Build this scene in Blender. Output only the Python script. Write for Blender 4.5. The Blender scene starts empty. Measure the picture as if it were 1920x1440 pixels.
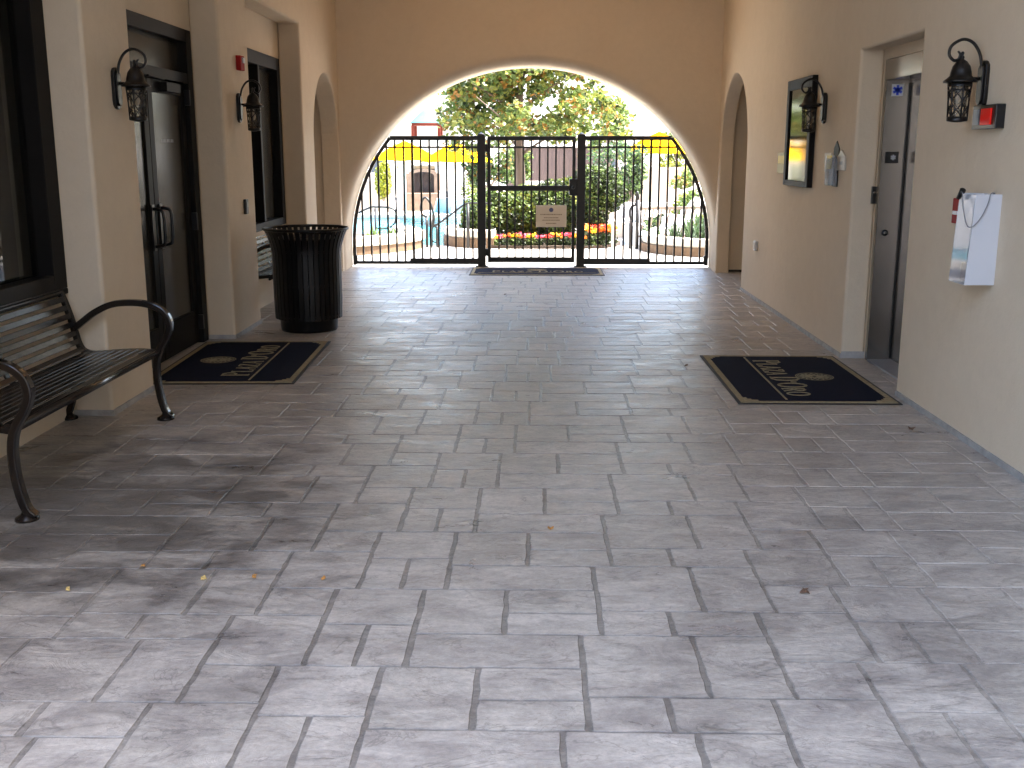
import bpy, bmesh, math, random
from mathutils import Vector, Matrix
random.seed(7)
R = math.radians
scene = bpy.context.scene
COL = scene.collection
# ------------------------------------------------------------------ camera
F_PX = 2006.0
PITCH = math.atan(437 / F_PX)
YAW = math.atan(44 * math.cos(PITCH) / F_PX)
cam = bpy.data.cameras.new('camera')
cam.sensor_fit = 'HORIZONTAL'
cam.sensor_width = 36.0
cam.lens = 36.0 * F_PX / 1920
cam.clip_start = 0.05
cam.clip_end = 3000
camo = bpy.data.objects.new('camera', cam)
COL.objects.link(camo)
camo.location = (0, 0, 1.59)
camo.rotation_euler = (math.pi / 2 - PITCH, 0, YAW)
scene.camera = camo
# ------------------------------------------------------------------ world, sun, exposure
SUN_EL, SUN_AZ = R(62), R(91)      # azimuth measured from +Y towards +X
SKY = 0.15
world = bpy.data.worlds.new('World')
scene.world = world
world.use_nodes = True
wn = world.node_tree
bg = wn.nodes['Background']
sky = wn.nodes.new('ShaderNodeTexSky')
sky.sky_type = 'NISHITA'
sky.sun_disc = False
sky.sun_elevation = SUN_EL
sky.sun_rotation = SUN_AZ
sky.air_density = 1.0
sky.dust_density = 3.5
sky.ozone_density = 1.0
wn.links.new(sky.outputs[0], bg.inputs[0])
bg.inputs[1].default_value = SKY
sl = bpy.data.lights.new('sun', 'SUN')
sl.energy = 2.4
sl.angle = R(0.5)
sl.color = (1.0, 0.95, 0.88)
so = bpy.data.objects.new('sun', sl)
COL.objects.link(so)
sd = Vector((math.sin(SUN_AZ) * math.cos(SUN_EL), math.cos(SUN_AZ) * math.cos(SUN_EL), math.sin(SUN_EL)))
so.rotation_euler = sd.to_track_quat('Z', 'Y').to_euler()
so.location = (-20, 10, 40)
scene.view_settings.view_transform = 'Standard'
scene.view_settings.look = 'None'
scene.view_settings.exposure = 3.65
scene.view_settings.gamma = 1.0
scene.cycles.max_bounces = 12
scene.cycles.diffuse_bounces = 8
scene.cycles.use_denoising = True
scene.cycles.sample_clamp_indirect = 8.0

# ------------------------------------------------------------------ materials
def newmat(name):
    m = bpy.data.materials.new(name)
    m.use_nodes = True
    nt = m.node_tree
    return m, nt, nt.nodes['Principled BSDF']

def N(nt, kind, **kw):
    n = nt.nodes.new(kind)
    for k, v in kw.items():
        if k.startswith('i_'):
            key = k[2:]
            n.inputs[int(key) if key.isdigit() else key.replace('_', ' ')].default_value = v
        else:
            setattr(n, k, v)
    return n

def c4(c):
    return (c[0], c[1], c[2], 1.0)

def mat(name, col, rough=0.6, metal=0.0, var=0.12, vscale=3.0, bump=0.0, bscale=60.0, bdist=0.004, stretch=(1, 1, 1), spec=0.5, coat=0.0, var2=None):
    """a base colour mottled by noise, with noise bump"""
    m, nt, p = newmat(name)
    tc = N(nt, 'ShaderNodeTexCoord')
    mp = N(nt, 'ShaderNodeMapping')
    mp.inputs['Scale'].default_value = stretch
    nt.links.new(tc.outputs['Object'], mp.inputs[0])
    no = N(nt, 'ShaderNodeTexNoise', i_Scale=vscale, i_Detail=6.0, i_Roughness=0.6)
    nt.links.new(mp.outputs[0], no.inputs['Vector'])
    mx = N(nt, 'ShaderNodeMix', data_type='RGBA')
    rmp = N(nt, 'ShaderNodeMapRange')
    rmp.inputs[1].default_value = 0.3
    rmp.inputs[2].default_value = 0.7
    nt.links.new(no.outputs['Fac'], rmp.inputs[0])
    nt.links.new(rmp.outputs[0], mx.inputs[0])
    lo = var2 if var2 else [max(0, v * (1 - var)) for v in col]
    mx.inputs[6].default_value = c4(lo)
    mx.inputs[7].default_value = c4([min(1, v * (1 + var)) for v in col])
    nt.links.new(mx.outputs[2], p.inputs['Base Color'])
    p.inputs['Roughness'].default_value = rough
    p.inputs['Metallic'].default_value = metal
    p.inputs['Specular IOR Level'].default_value = spec
    p.inputs['Coat Weight'].default_value = coat
    if bump:
        b = N(nt, 'ShaderNodeBump', i_Strength=bump, i_Distance=bdist)
        n2 = N(nt, 'ShaderNodeTexNoise', i_Scale=bscale, i_Detail=5.0, i_Roughness=0.65)
        nt.links.new(mp.outputs[0], n2.inputs['Vector'])
        nt.links.new(n2.outputs['Fac'], b.inputs['Height'])
        nt.links.new(b.outputs[0], p.inputs['Normal'])
    return m

def stucco(name, col, col2):
    m, nt, p = newmat(name)
    tc = N(nt, 'ShaderNodeTexCoord')
    big = N(nt, 'ShaderNodeTexNoise', i_Scale=0.8, i_Detail=4.0, i_Roughness=0.55)
    mid = N(nt, 'ShaderNodeTexNoise', i_Scale=9.0, i_Detail=6.0, i_Roughness=0.7)
    fine = N(nt, 'ShaderNodeTexNoise', i_Scale=140.0, i_Detail=4.0, i_Roughness=0.7)
    for n in (big, mid, fine):
        nt.links.new(tc.outputs['Object'], n.inputs['Vector'])
    ad = N(nt, 'ShaderNodeMath', operation='ADD')
    nt.links.new(big.outputs['Fac'], ad.inputs[0])
    nt.links.new(mid.outputs['Fac'], ad.inputs[1])
    ad2 = N(nt, 'ShaderNodeMath', operation='MULTIPLY_ADD')
    ad2.inputs[1].default_value = 0.6
    nt.links.new(fine.outputs['Fac'], ad2.inputs[0])
    nt.links.new(ad.outputs[0], ad2.inputs[2])
    mr = N(nt, 'ShaderNodeMapRange')
    mr.inputs[1].default_value = 0.9
    mr.inputs[2].default_value = 1.7
    nt.links.new(ad2.outputs[0], mr.inputs[0])
    mx = N(nt, 'ShaderNodeMix', data_type='RGBA')
    mx.inputs[6].default_value = c4(col2)
    mx.inputs[7].default_value = c4(col)
    nt.links.new(mr.outputs[0], mx.inputs[0])
    nt.links.new(mx.outputs[2], p.inputs['Base Color'])
    p.inputs['Roughness'].default_value = 0.88
    p.inputs['Specular IOR Level'].default_value = 0.25
    b1 = N(nt, 'ShaderNodeBump', i_Strength=0.35, i_Distance=0.003)
    b2 = N(nt, 'ShaderNodeBump', i_Strength=0.25, i_Distance=0.02)
    nt.links.new(fine.outputs['Fac'], b1.inputs['Height'])
    nt.links.new(mid.outputs['Fac'], b2.inputs['Height'])
    nt.links.new(b2.outputs[0], b1.inputs['Normal'])
    nt.links.new(b1.outputs[0], p.inputs['Normal'])
    return m

def glassy(name, base, rough=0.03, transp=0.0, tint=(1, 1, 1), spec=0.5):
    m, nt, p = newmat(name)
    p.inputs['Base Color'].default_value = c4(base)
    p.inputs['Roughness'].default_value = rough
    p.inputs['Specular IOR Level'].default_value = spec
    if transp:
        tr = N(nt, 'ShaderNodeBsdfTransparent')
        tr.inputs[0].default_value = c4(tint)
        mx = N(nt, 'ShaderNodeMixShader')
        mx.inputs[0].default_value = transp
        out = nt.nodes['Material Output']
        nt.links.new(p.outputs[0], mx.inputs[1])
        nt.links.new(tr.outputs[0], mx.inputs[2])
        nt.links.new(mx.outputs[0], out.inputs[0])
    return m

M = {}
M['stucco'] = stucco('cream_stucco', (0.685, 0.58, 0.44), (0.615, 0.515, 0.385))
M['ceiling'] = stucco('ceiling_stucco', (0.72, 0.60, 0.44), (0.66, 0.54, 0.39))
M['base'] = mat('grey_weep_screed', (0.34, 0.33, 0.32), 0.6, var=0.25, vscale=12, bump=0.2)
M['bronze'] = mat('dark_bronze_frame', (0.0075, 0.006, 0.005), 0.55, 0.0, spec=0.16, var=0.2, vscale=8, bump=0.05)
M['bench'] = mat('dark_brown_powder_coat', (0.013, 0.009, 0.007), 0.27, 0.0, var=0.2, vscale=14, bump=0.06, bscale=300, bdist=0.001, spec=0.22)
M['benchgloss'] = mat('dark_brown_gloss_enamel', (0.013, 0.009, 0.007), 0.16, 0.0, var=0.2, vscale=14, spec=0.5)
M['can'] = mat('black_brown_can_paint', (0.006, 0.005, 0.005), 0.34, 0.0, var=0.25, vscale=14, spec=0.35)
M['liner'] = mat('black_liner', (0.003, 0.003, 0.003), 0.8, var=0.2, spec=0.05)
M['iron'] = mat('black_gate_paint', (0.005, 0.0045, 0.0045), 0.4, 0.0, var=0.3, vscale=20, bump=0.05)
M['lantern'] = mat('aged_black_iron', (0.010, 0.008, 0.007), 0.38, 0.3, var=0.35, vscale=30, bump=0.15, bscale=200, bdist=0.001)
M['lampglass'] = glassy('seeded_glass', (0.35, 0.30, 0.24), 0.1, 0.75, (0.95, 0.9, 0.8))
M['clearglass'] = glassy('clear_window_glass', (0.02, 0.02, 0.018), 0.04, 0.8, (0.9, 0.9, 0.86))
M['winglass'] = glassy('dark_window_glass', (0.012, 0.012, 0.011), 0.03, 0.45, (0.8, 0.8, 0.78))
M['doorglass'] = glassy('frosted_door_glass', (0.036, 0.032, 0.025), 0.22, spec=0.2)
M['blind'] = mat('window_blind', (0.30, 0.28, 0.24), 0.8, var=0.1)
M['curtain'] = mat('grey_curtain', (0.22, 0.21, 0.19), 0.9, var=0.2, vscale=6)
M['room'] = mat('dark_room_lining', (0.06, 0.055, 0.05), 0.9)
M['red'] = mat('alarm_red', (0.30, 0.012, 0.010), 0.6, var=0.1, spec=0.15)
M['redlit'] = mat('strobe_red_lens', (0.80, 0.012, 0.006), 0.4, var=0.05, spec=0.2)
M['white'] = mat('white_plastic', (0.56, 0.56, 0.58), 0.35, var=0.03)
M['offwhite'] = mat('off_white_plastic', (0.44, 0.40, 0.34), 0.4, var=0.05)
M['black'] = mat('black_plastic', (0.006, 0.006, 0.007), 0.35, var=0.1)
M['acrylic'] = glassy('clear_acrylic', (0.40, 0.42, 0.45), 0.05, 0.70, (0.93, 0.95, 0.97))
M['yellow'] = mat('yellow_paper', (0.75, 0.60, 0.12), 0.5, var=0.1, vscale=20)
M['olive'] = mat('pale_yellow_plaque', (0.40, 0.34, 0.10), 0.45, var=0.15, vscale=20)
M['grey'] = mat('grey_plastic', (0.22, 0.22, 0.23), 0.4, var=0.1)
M['navy'] = mat('navy_mat_pile', (0.006, 0.0065, 0.016), 0.95, var=0.35, vscale=60, bump=0.6, bscale=400, bdist=0.003, spec=0.1)
M['tan'] = mat('tan_mat_yarn', (0.27, 0.222, 0.135), 0.95, var=0.25, vscale=50, bump=0.5, bscale=400, bdist=0.003, spec=0.1)
M['rubber'] = mat('black_rubber', (0.015, 0.014, 0.014), 0.7)
M['signface'] = mat('cream_sign_face', (0.86, 0.80, 0.68), 0.5, var=0.03)
M['signblue'] = mat('sign_blue', (0.10, 0.13, 0.30), 0.5, var=0.1)
M['signgold'] = mat('sign_gold_ink', (0.34, 0.25, 0.14), 0.5, var=0.1)
M['ems'] = mat('blue_star_ink', (0.02, 0.06, 0.55), 0.4, var=0.05)
M['mirror'] = mat('directory_glass', (0.15, 0.17, 0.12), 0.08, 1.0, var=0.12, vscale=9)
M['deck'] = mat('pale_concrete_deck', (0.40, 0.375, 0.34), 0.85, var=0.08, vscale=2, bump=0.1)
M['court'] = mat('grey_court_paving', (0.27, 0.28, 0.31), 0.85, var=0.08, vscale=2, bump=0.1)
M['kerb'] = mat('planter_cap_concrete', (0.58, 0.52, 0.42), 0.8, var=0.12, vscale=5, bump=0.2)
M['kerbface'] = mat('brown_planter_face', (0.12, 0.075, 0.042), 0.85, var=0.2, vscale=9, bump=0.3)
M['soil'] = mat('dark_mulch', (0.05, 0.033, 0.022), 0.95, var=0.5, vscale=20, bump=0.8, bscale=40, bdist=0.03)
M['trunk'] = mat('grey_brown_bark', (0.19, 0.14, 0.11), 0.9, var=0.35, vscale=6, bump=0.5, bscale=14, bdist=0.02, stretch=(1, 1, 0.3))
M['house'] = mat('cream_house_wall', (0.72, 0.66, 0.56), 0.85, var=0.05)
M['housetan'] = mat('tan_house_wall', (0.50, 0.40, 0.30), 0.85, var=0.08)
M['hearth'] = mat('fireplace_stone', (0.20, 0.135, 0.09), 0.85, var=0.2, vscale=5, bump=0.3)
M['soot'] = mat('fireplace_soot', (0.055, 0.04, 0.035), 0.9, var=0.4, vscale=3)
M['plank'] = mat('brown_fence_planks', (0.075, 0.048, 0.038), 0.85, var=0.3, vscale=2.5, stretch=(6, 6, 0.3))
M['rooftile'] = mat('clay_roof', (0.30, 0.17, 0.11), 0.85, var=0.25, vscale=3)
M['teal'] = mat('teal_roof', (0.055, 0.125, 0.125), 0.8, var=0.1, spec=0.1)
M['redpost'] = mat('red_post_paint', (0.10, 0.018, 0.010), 0.8, var=0.1, spec=0.1)
M['umbrella'] = mat('yellow_canvas', (0.80, 0.36, 0.004), 0.9, var=0.06, spec=0.0)
M['chairmesh'] = mat('grey_sling_fabric', (0.36, 0.36, 0.40), 0.8, var=0.08)
M['chairframe'] = mat('white_chair_frame', (0.75, 0.72, 0.68), 0.5, var=0.04)
M['rail'] = mat('taupe_rail_paint', (0.20, 0.16, 0.13), 0.5, var=0.1)
M['window_dark'] = glassy('house_window_glass', (0.05, 0.06, 0.07), 0.1)
M['boulder'] = mat('pale_boulder', (0.55, 0.50, 0.44), 0.9, var=0.15, vscale=2, bump=0.5, bscale=8, bdist=0.05)
M['deadleaf'] = mat('dry_leaf', (0.42, 0.20, 0.05), 0.7, var=0.4, vscale=60)
M['paleleaf'] = mat('yellow_dry_leaf', (0.62, 0.45, 0.16), 0.7, var=0.3, vscale=60)
M['brownleaf'] = mat('brown_dry_leaf', (0.11, 0.06, 0.035), 0.8, var=0.4, vscale=60)

def leafmat(name, col, var=0.35, trans=0.35):
    m, nt, p = newmat(name)
    geo = N(nt, 'ShaderNodeNewGeometry')
    mx = N(nt, 'ShaderNodeMix', data_type='RGBA')
    nt.links.new(geo.outputs['Random Per Island'], mx.inputs[0])
    mx.inputs[6].default_value = c4([v * (1 - var) for v in col])
    mx.inputs[7].default_value = c4([min(1, v * (1 + var)) for v in col])
    nt.links.new(mx.outputs[2], p.inputs['Base Color'])
    p.inputs['Roughness'].default_value = 0.5
    t = N(nt, 'ShaderNodeBsdfTranslucent')
    nt.links.new(mx.outputs[2], t.inputs[0])
    ms = N(nt, 'ShaderNodeMixShader')
    ms.inputs[0].default_value = trans
    nt.links.new(p.outputs[0], ms.inputs[1])
    nt.links.new(t.outputs[0], ms.inputs[2])
    nt.links.new(ms.outputs[0], nt.nodes['Material Output'].inputs[0])
    return m
M['leaf'] = leafmat('green_leaf', (0.103, 0.156, 0.036))
M['leafy'] = leafmat('yellow_green_leaf', (0.217, 0.238, 0.046))
M['leafo'] = leafmat('orange_brown_leaf', (0.318, 0.160, 0.032))
M['leafd'] = leafmat('dark_green_leaf', (0.028, 0.045, 0.013))
M['leafb'] = leafmat('bright_yellow_leaf', (0.315, 0.315, 0.022))
M['leafg'] = leafmat('blue_green_leaf', (0.066, 0.110, 0.050))
for k, c in (('f_red', (0.60, 0.05, 0.03)), ('f_orange', (0.80, 0.22, 0.02)), ('f_yellow', (0.85, 0.50, 0.02)), ('f_pink', (0.70, 0.10, 0.16))):
    M[k] = leafmat(k.replace('f_', 'petal_'), c, 0.2, 0.2)

def water_mat():
    m, nt, p = newmat('pool_water')
    p.inputs['Base Color'].default_value = (0.02, 0.22, 0.28, 1)
    p.inputs['Roughness'].default_value = 0.12
    p.inputs['Specular IOR Level'].default_value = 0.06
    tc = N(nt, 'ShaderNodeTexCoord')
    n = N(nt, 'ShaderNodeTexNoise', i_Scale=1.6, i_Detail=3.0)
    nt.links.new(tc.outputs['Object'], n.inputs['Vector'])
    b = N(nt, 'ShaderNodeBump', i_Strength=0.5, i_Distance=0.1)
    nt.links.new(n.outputs['Fac'], b.inputs['Height'])
    nt.links.new(b.outputs[0], p.inputs['Normal'])
    return m
M['water'] = water_mat()

def steel_mat():
    m, nt, p = newmat('brushed_steel')
    tc = N(nt, 'ShaderNodeTexCoord')
    mp = N(nt, 'ShaderNodeMapping')
    mp.inputs['Scale'].default_value = (900, 900, 1)
    nt.links.new(tc.outputs['Object'], mp.inputs[0])
    n = N(nt, 'ShaderNodeTexNoise', i_Scale=1.0, i_Detail=3.0)
    nt.links.new(mp.outputs[0], n.inputs['Vector'])
    mr = N(nt, 'ShaderNodeMapRange')
    mr.inputs[3].default_value = 0.25
    mr.inputs[4].default_value = 0.27
    nt.links.new(n.outputs['Fac'], mr.inputs[0])
    nt.links.new(mr.outputs[0], p.inputs['Roughness'])
    p.inputs['Base Color'].default_value = (0.31, 0.29, 0.27, 1)
    p.inputs['Metallic'].default_value = 1.0
    p.inputs['Anisotropic'].default_value = 0.4
    return m
M['steel'] = steel_mat()

def stone_mat(groove=False):
    m, nt, p = newmat('stamped_joint' if groove else 'stamped_stone')
    L = nt.links.new
    tc = N(nt, 'ShaderNodeTexCoord')
    mp = N(nt, 'ShaderNodeMapping')
    mp.inputs['Scale'].default_value = (1.0, 1.9, 1.0)
    L(tc.outputs['Object'], mp.inputs[0])
    geo = N(nt, 'ShaderNodeNewGeometry')
    # each stone reads its own piece of the slate relief
    ofs = N(nt, 'ShaderNodeVectorMath', operation='MULTIPLY_ADD')
    att = N(nt, 'ShaderNodeAttribute', attribute_name='rnd')
    L(att.outputs['Fac'], ofs.inputs[0])
    ofs.inputs[1].default_value = (37.0, 53.0, 11.0)
    L(mp.outputs[0], ofs.inputs[2])
    slate = N(nt, 'ShaderNodeTexNoise', i_Scale=4.6, i_Detail=8.0, i_Roughness=0.66, i_Distortion=1.1)
    L(ofs.outputs[0], slate.inputs['Vector'])
    fine = N(nt, 'ShaderNodeTexNoise', i_Scale=55.0, i_Detail=5.0, i_Roughness=0.7)
    L(tc.outputs['Object'], fine.inputs['Vector'])
    big = N(nt, 'ShaderNodeTexNoise', i_Scale=0.55, i_Detail=5.0, i_Roughness=0.6, i_Distortion=0.4)
    L(tc.outputs['Object'], big.inputs['Vector'])
    mid = N(nt, 'ShaderNodeTexNoise', i_Scale=2.6, i_Detail=7.0, i_Roughness=0.65, i_Distortion=0.6)
    mp2 = N(nt, 'ShaderNodeMapping')
    mp2.inputs['Scale'].default_value = (1.0, 1.7, 1.0)
    L(tc.outputs['Object'], mp2.inputs[0])
    L(mp2.outputs[0], mid.inputs['Vector'])
    # wear: light worn stone against grey release colour
    ramp = N(nt, 'ShaderNodeValToRGB')
    e = ramp.color_ramp.elements
    e[0].position = 0.34; e[0].color = (0.265, 0.240, 0.215, 1)
    e[1].position = 0.60; e[1].color = (0.440, 0.405, 0.350, 1)
    L(mid.outputs['Fac'], ramp.inputs[0])
    ramp2 = N(nt, 'ShaderNodeValToRGB')
    e = ramp2.color_ramp.elements
    e[0].position = 0.36; e[0].color = (0.76, 0.74, 0.745, 1)
    e[1].position = 0.56; e[1].color = (1.08, 1.06, 1.06, 1)
    L(slate.outputs['Fac'], ramp2.inputs[0])
    mul = N(nt, 'ShaderNodeMix', data_type='RGBA', blend_type='MULTIPLY')
    mul.inputs[0].default_value = 0.75
    L(ramp.outputs[0], mul.inputs[6]); L(ramp2.outputs[0], mul.inputs[7])
    # per stone tint
    ramp3 = N(nt, 'ShaderNodeValToRGB')
    e = ramp3.color_ramp.elements
    e[0].position = 0.0; e[0].color = (0.94, 0.93, 0.93, 1)
    e[1].position = 1.0; e[1].color = (1.05, 1.04, 1.05, 1)
    L(att.outputs['Fac'], ramp3.inputs[0])
    mul2 = N(nt, 'ShaderNodeMix', data_type='RGBA', blend_type='MULTIPLY')
    mul2.inputs[0].default_value = 1.0
    L(mul.outputs[2], mul2.inputs[6]); L(ramp3.outputs[0], mul2.inputs[7])
    # walked-in dirt plus shade painted into the colour: an irregular stain in front of the bench and along the walls
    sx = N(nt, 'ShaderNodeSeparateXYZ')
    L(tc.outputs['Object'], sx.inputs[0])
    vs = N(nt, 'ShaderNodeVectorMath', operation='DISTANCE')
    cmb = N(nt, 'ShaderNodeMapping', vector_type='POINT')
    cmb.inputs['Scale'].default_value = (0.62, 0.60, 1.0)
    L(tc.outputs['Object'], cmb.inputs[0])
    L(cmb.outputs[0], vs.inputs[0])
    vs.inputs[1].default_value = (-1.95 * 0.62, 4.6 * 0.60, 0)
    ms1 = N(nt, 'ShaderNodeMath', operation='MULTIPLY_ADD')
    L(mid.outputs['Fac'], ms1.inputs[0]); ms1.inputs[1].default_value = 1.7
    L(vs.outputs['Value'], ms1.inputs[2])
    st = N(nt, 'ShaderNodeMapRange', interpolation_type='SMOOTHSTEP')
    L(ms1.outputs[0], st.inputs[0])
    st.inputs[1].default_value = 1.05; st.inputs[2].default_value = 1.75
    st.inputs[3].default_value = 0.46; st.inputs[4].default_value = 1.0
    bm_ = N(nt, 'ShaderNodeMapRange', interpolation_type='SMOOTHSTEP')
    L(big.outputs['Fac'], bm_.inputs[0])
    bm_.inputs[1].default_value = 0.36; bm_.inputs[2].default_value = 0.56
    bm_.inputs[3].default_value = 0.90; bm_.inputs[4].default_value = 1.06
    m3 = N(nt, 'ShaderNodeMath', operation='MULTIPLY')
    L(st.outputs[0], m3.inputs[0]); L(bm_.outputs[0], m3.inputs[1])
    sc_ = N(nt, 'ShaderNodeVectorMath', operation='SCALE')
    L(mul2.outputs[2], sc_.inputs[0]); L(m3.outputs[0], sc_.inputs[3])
    # fine cleft lines of the slate stamp, running across
    mp3 = N(nt, 'ShaderNodeMapping'); mp3.inputs['Scale'].default_value = (1.0, 2.3, 1.0)
    L(tc.outputs['Object'], mp3.inputs[0])
    of3 = N(nt, 'ShaderNodeVectorMath', operation='MULTIPLY_ADD')
    L(att.outputs['Fac'], of3.inputs[0]); of3.inputs[1].default_value = (91.0, 17.0, 5.0); L(mp3.outputs[0], of3.inputs[2])
    cl = N(nt, 'ShaderNodeTexNoise', i_Scale=1.9, i_Detail=6.0, i_Roughness=0.6, i_Distortion=1.0)
    L(of3.outputs[0], cl.inputs['Vector'])
    sb_ = N(nt, 'ShaderNodeMath', operation='SUBTRACT'); L(cl.outputs['Fac'], sb_.inputs[0]); sb_.inputs[1].default_value = 0.5
    ab_ = N(nt, 'ShaderNodeMath', operation='ABSOLUTE'); L(sb_.outputs[0], ab_.inputs[0])
    cr = N(nt, 'ShaderNodeMapRange', interpolation_type='SMOOTHSTEP'); L(ab_.outputs[0], cr.inputs[0])
    cr.inputs[1].default_value = 0.0; cr.inputs[2].default_value = 0.012; cr.inputs[3].default_value = 0.70; cr.inputs[4].default_value = 1.0
    grain = N(nt, 'ShaderNodeMapRange'); L(fine.outputs['Fac'], grain.inputs[0])
    grain.inputs[1].default_value = 0.3; grain.inputs[2].default_value = 0.7; grain.inputs[3].default_value = 0.84; grain.inputs[4].default_value = 1.12
    pit = N(nt, 'ShaderNodeTexNoise', i_Scale=17.0, i_Detail=6.0, i_Roughness=0.75); L(mp2.outputs[0], pit.inputs['Vector'])
    pr_ = N(nt, 'ShaderNodeMapRange'); L(pit.outputs['Fac'], pr_.inputs[0])
    pr_.inputs[1].default_value = 0.32; pr_.inputs[2].default_value = 0.60; pr_.inputs[3].default_value = 0.78; pr_.inputs[4].default_value = 1.05
    q1 = N(nt, 'ShaderNodeMath', operation='MULTIPLY'); L(cr.outputs[0], q1.inputs[0]); L(grain.outputs[0], q1.inputs[1])
    q2 = N(nt, 'ShaderNodeMath', operation='MULTIPLY'); L(q1.outputs[0], q2.inputs[0]); L(pr_.outputs[0], q2.inputs[1])
    s2_ = N(nt, 'ShaderNodeVectorMath', operation='SCALE'); L(sc_.outputs[0], s2_.inputs[0]); L(q2.outputs[0], s2_.inputs[3])
    sc_ = s2_
    if groove:
        # joints keep the dark release colour down the middle of the passage and are worn pale near the walls
        dx = N(nt, 'ShaderNodeMath', operation='ADD'); L(sx.outputs['X'], dx.inputs[0]); dx.inputs[1].default_value = 0.15
        da = N(nt, 'ShaderNodeMath', operation='ABSOLUTE'); L(dx.outputs[0], da.inputs[0])
        dn = N(nt, 'ShaderNodeMath', operation='MULTIPLY_ADD'); L(mid.outputs['Fac'], dn.inputs[0]); dn.inputs[1].default_value = 1.4; L(da.outputs[0], dn.inputs[2])
        jr = N(nt, 'ShaderNodeMapRange', interpolation_type='SMOOTHSTEP'); L(dn.outputs[0], jr.inputs[0])
        jr.inputs[1].default_value = 1.45; jr.inputs[2].default_value = 2.6; jr.inputs[3].default_value = 0.55; jr.inputs[4].default_value = 0.95
        dk = N(nt, 'ShaderNodeVectorMath', operation='SCALE')
        L(jr.outputs[0], dk.inputs[3])
        L(sc_.outputs[0], dk.inputs[0])
        L(dk.outputs[0], p.inputs['Base Color'])
    else:
        L(sc_.outputs[0], p.inputs['Base Color'])
    mr = N(nt, 'ShaderNodeMapRange')
    L(mid.outputs['Fac'], mr.inputs[0])
    mr.inputs[1].default_value = 0.3; mr.inputs[2].default_value = 0.7
    mr.inputs[3].default_value = 0.25; mr.inputs[4].default_value = 0.48
    L(mr.outputs[0], p.inputs['Roughness'])
    p.inputs['Specular IOR Level'].default_value = 0.45
    b1 = N(nt, 'ShaderNodeBump', i_Strength=0.7, i_Distance=0.014)
    L(slate.outputs['Fac'], b1.inputs['Height'])
    b2 = N(nt, 'ShaderNodeBump', i_Strength=0.25, i_Distance=0.002)
    L(fine.outputs['Fac'], b2.inputs['Height'])
    L(b1.outputs[0], b2.inputs['Normal'])
    L(b2.outputs[0], p.inputs['Normal'])
    return m
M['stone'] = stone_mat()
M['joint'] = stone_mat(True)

# ------------------------------------------------------------------ mesh helpers
def tag(o, label=None, cat=None, group=None, kind=None):
    if label: o['label'] = label
    if cat: o['category'] = cat
    if group: o['group'] = group
    if kind: o['kind'] = kind
    return o

def empty(name, loc=(0, 0, 0), rz=0.0, label=None, cat=None, group=None):
    o = bpy.data.objects.new(name, None)
    o.empty_display_size = 0.2
    COL.objects.link(o)
    o.location = loc
    o.rotation_euler = (0, 0, rz)
    return tag(o, label, cat, group)

def kids(o):
    return [c for c in COL.objects if c.parent == o]

def copy_tree(o, parent=None):
    c = o.copy()
    COL.objects.link(c)
    c.parent = parent
    for ch in kids(o):
        copy_tree(ch, c)
    return c

def smooth_curve(pts, n=6):
    """Catmull-Rom through the points"""
    P = [Vector(p) for p in pts]
    out = []
    for i in range(len(P) - 1):
        p0 = P[i - 1] if i else P[0] * 2 - P[1]
        p1, p2 = P[i], P[i + 1]
        p3 = P[i + 2] if i + 2 < len(P) else P[-1] * 2 - P[-2]
        for k in range(n):
            t = k / n
            out.append(0.5 * ((2 * p1) + (-p0 + p2) * t + (2 * p0 - 5 * p1 + 4 * p2 - p3) * t * t + (-p0 + 3 * p1 - 3 * p2 + p3) * t ** 3))
    out.append(P[-1])
    return out

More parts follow.
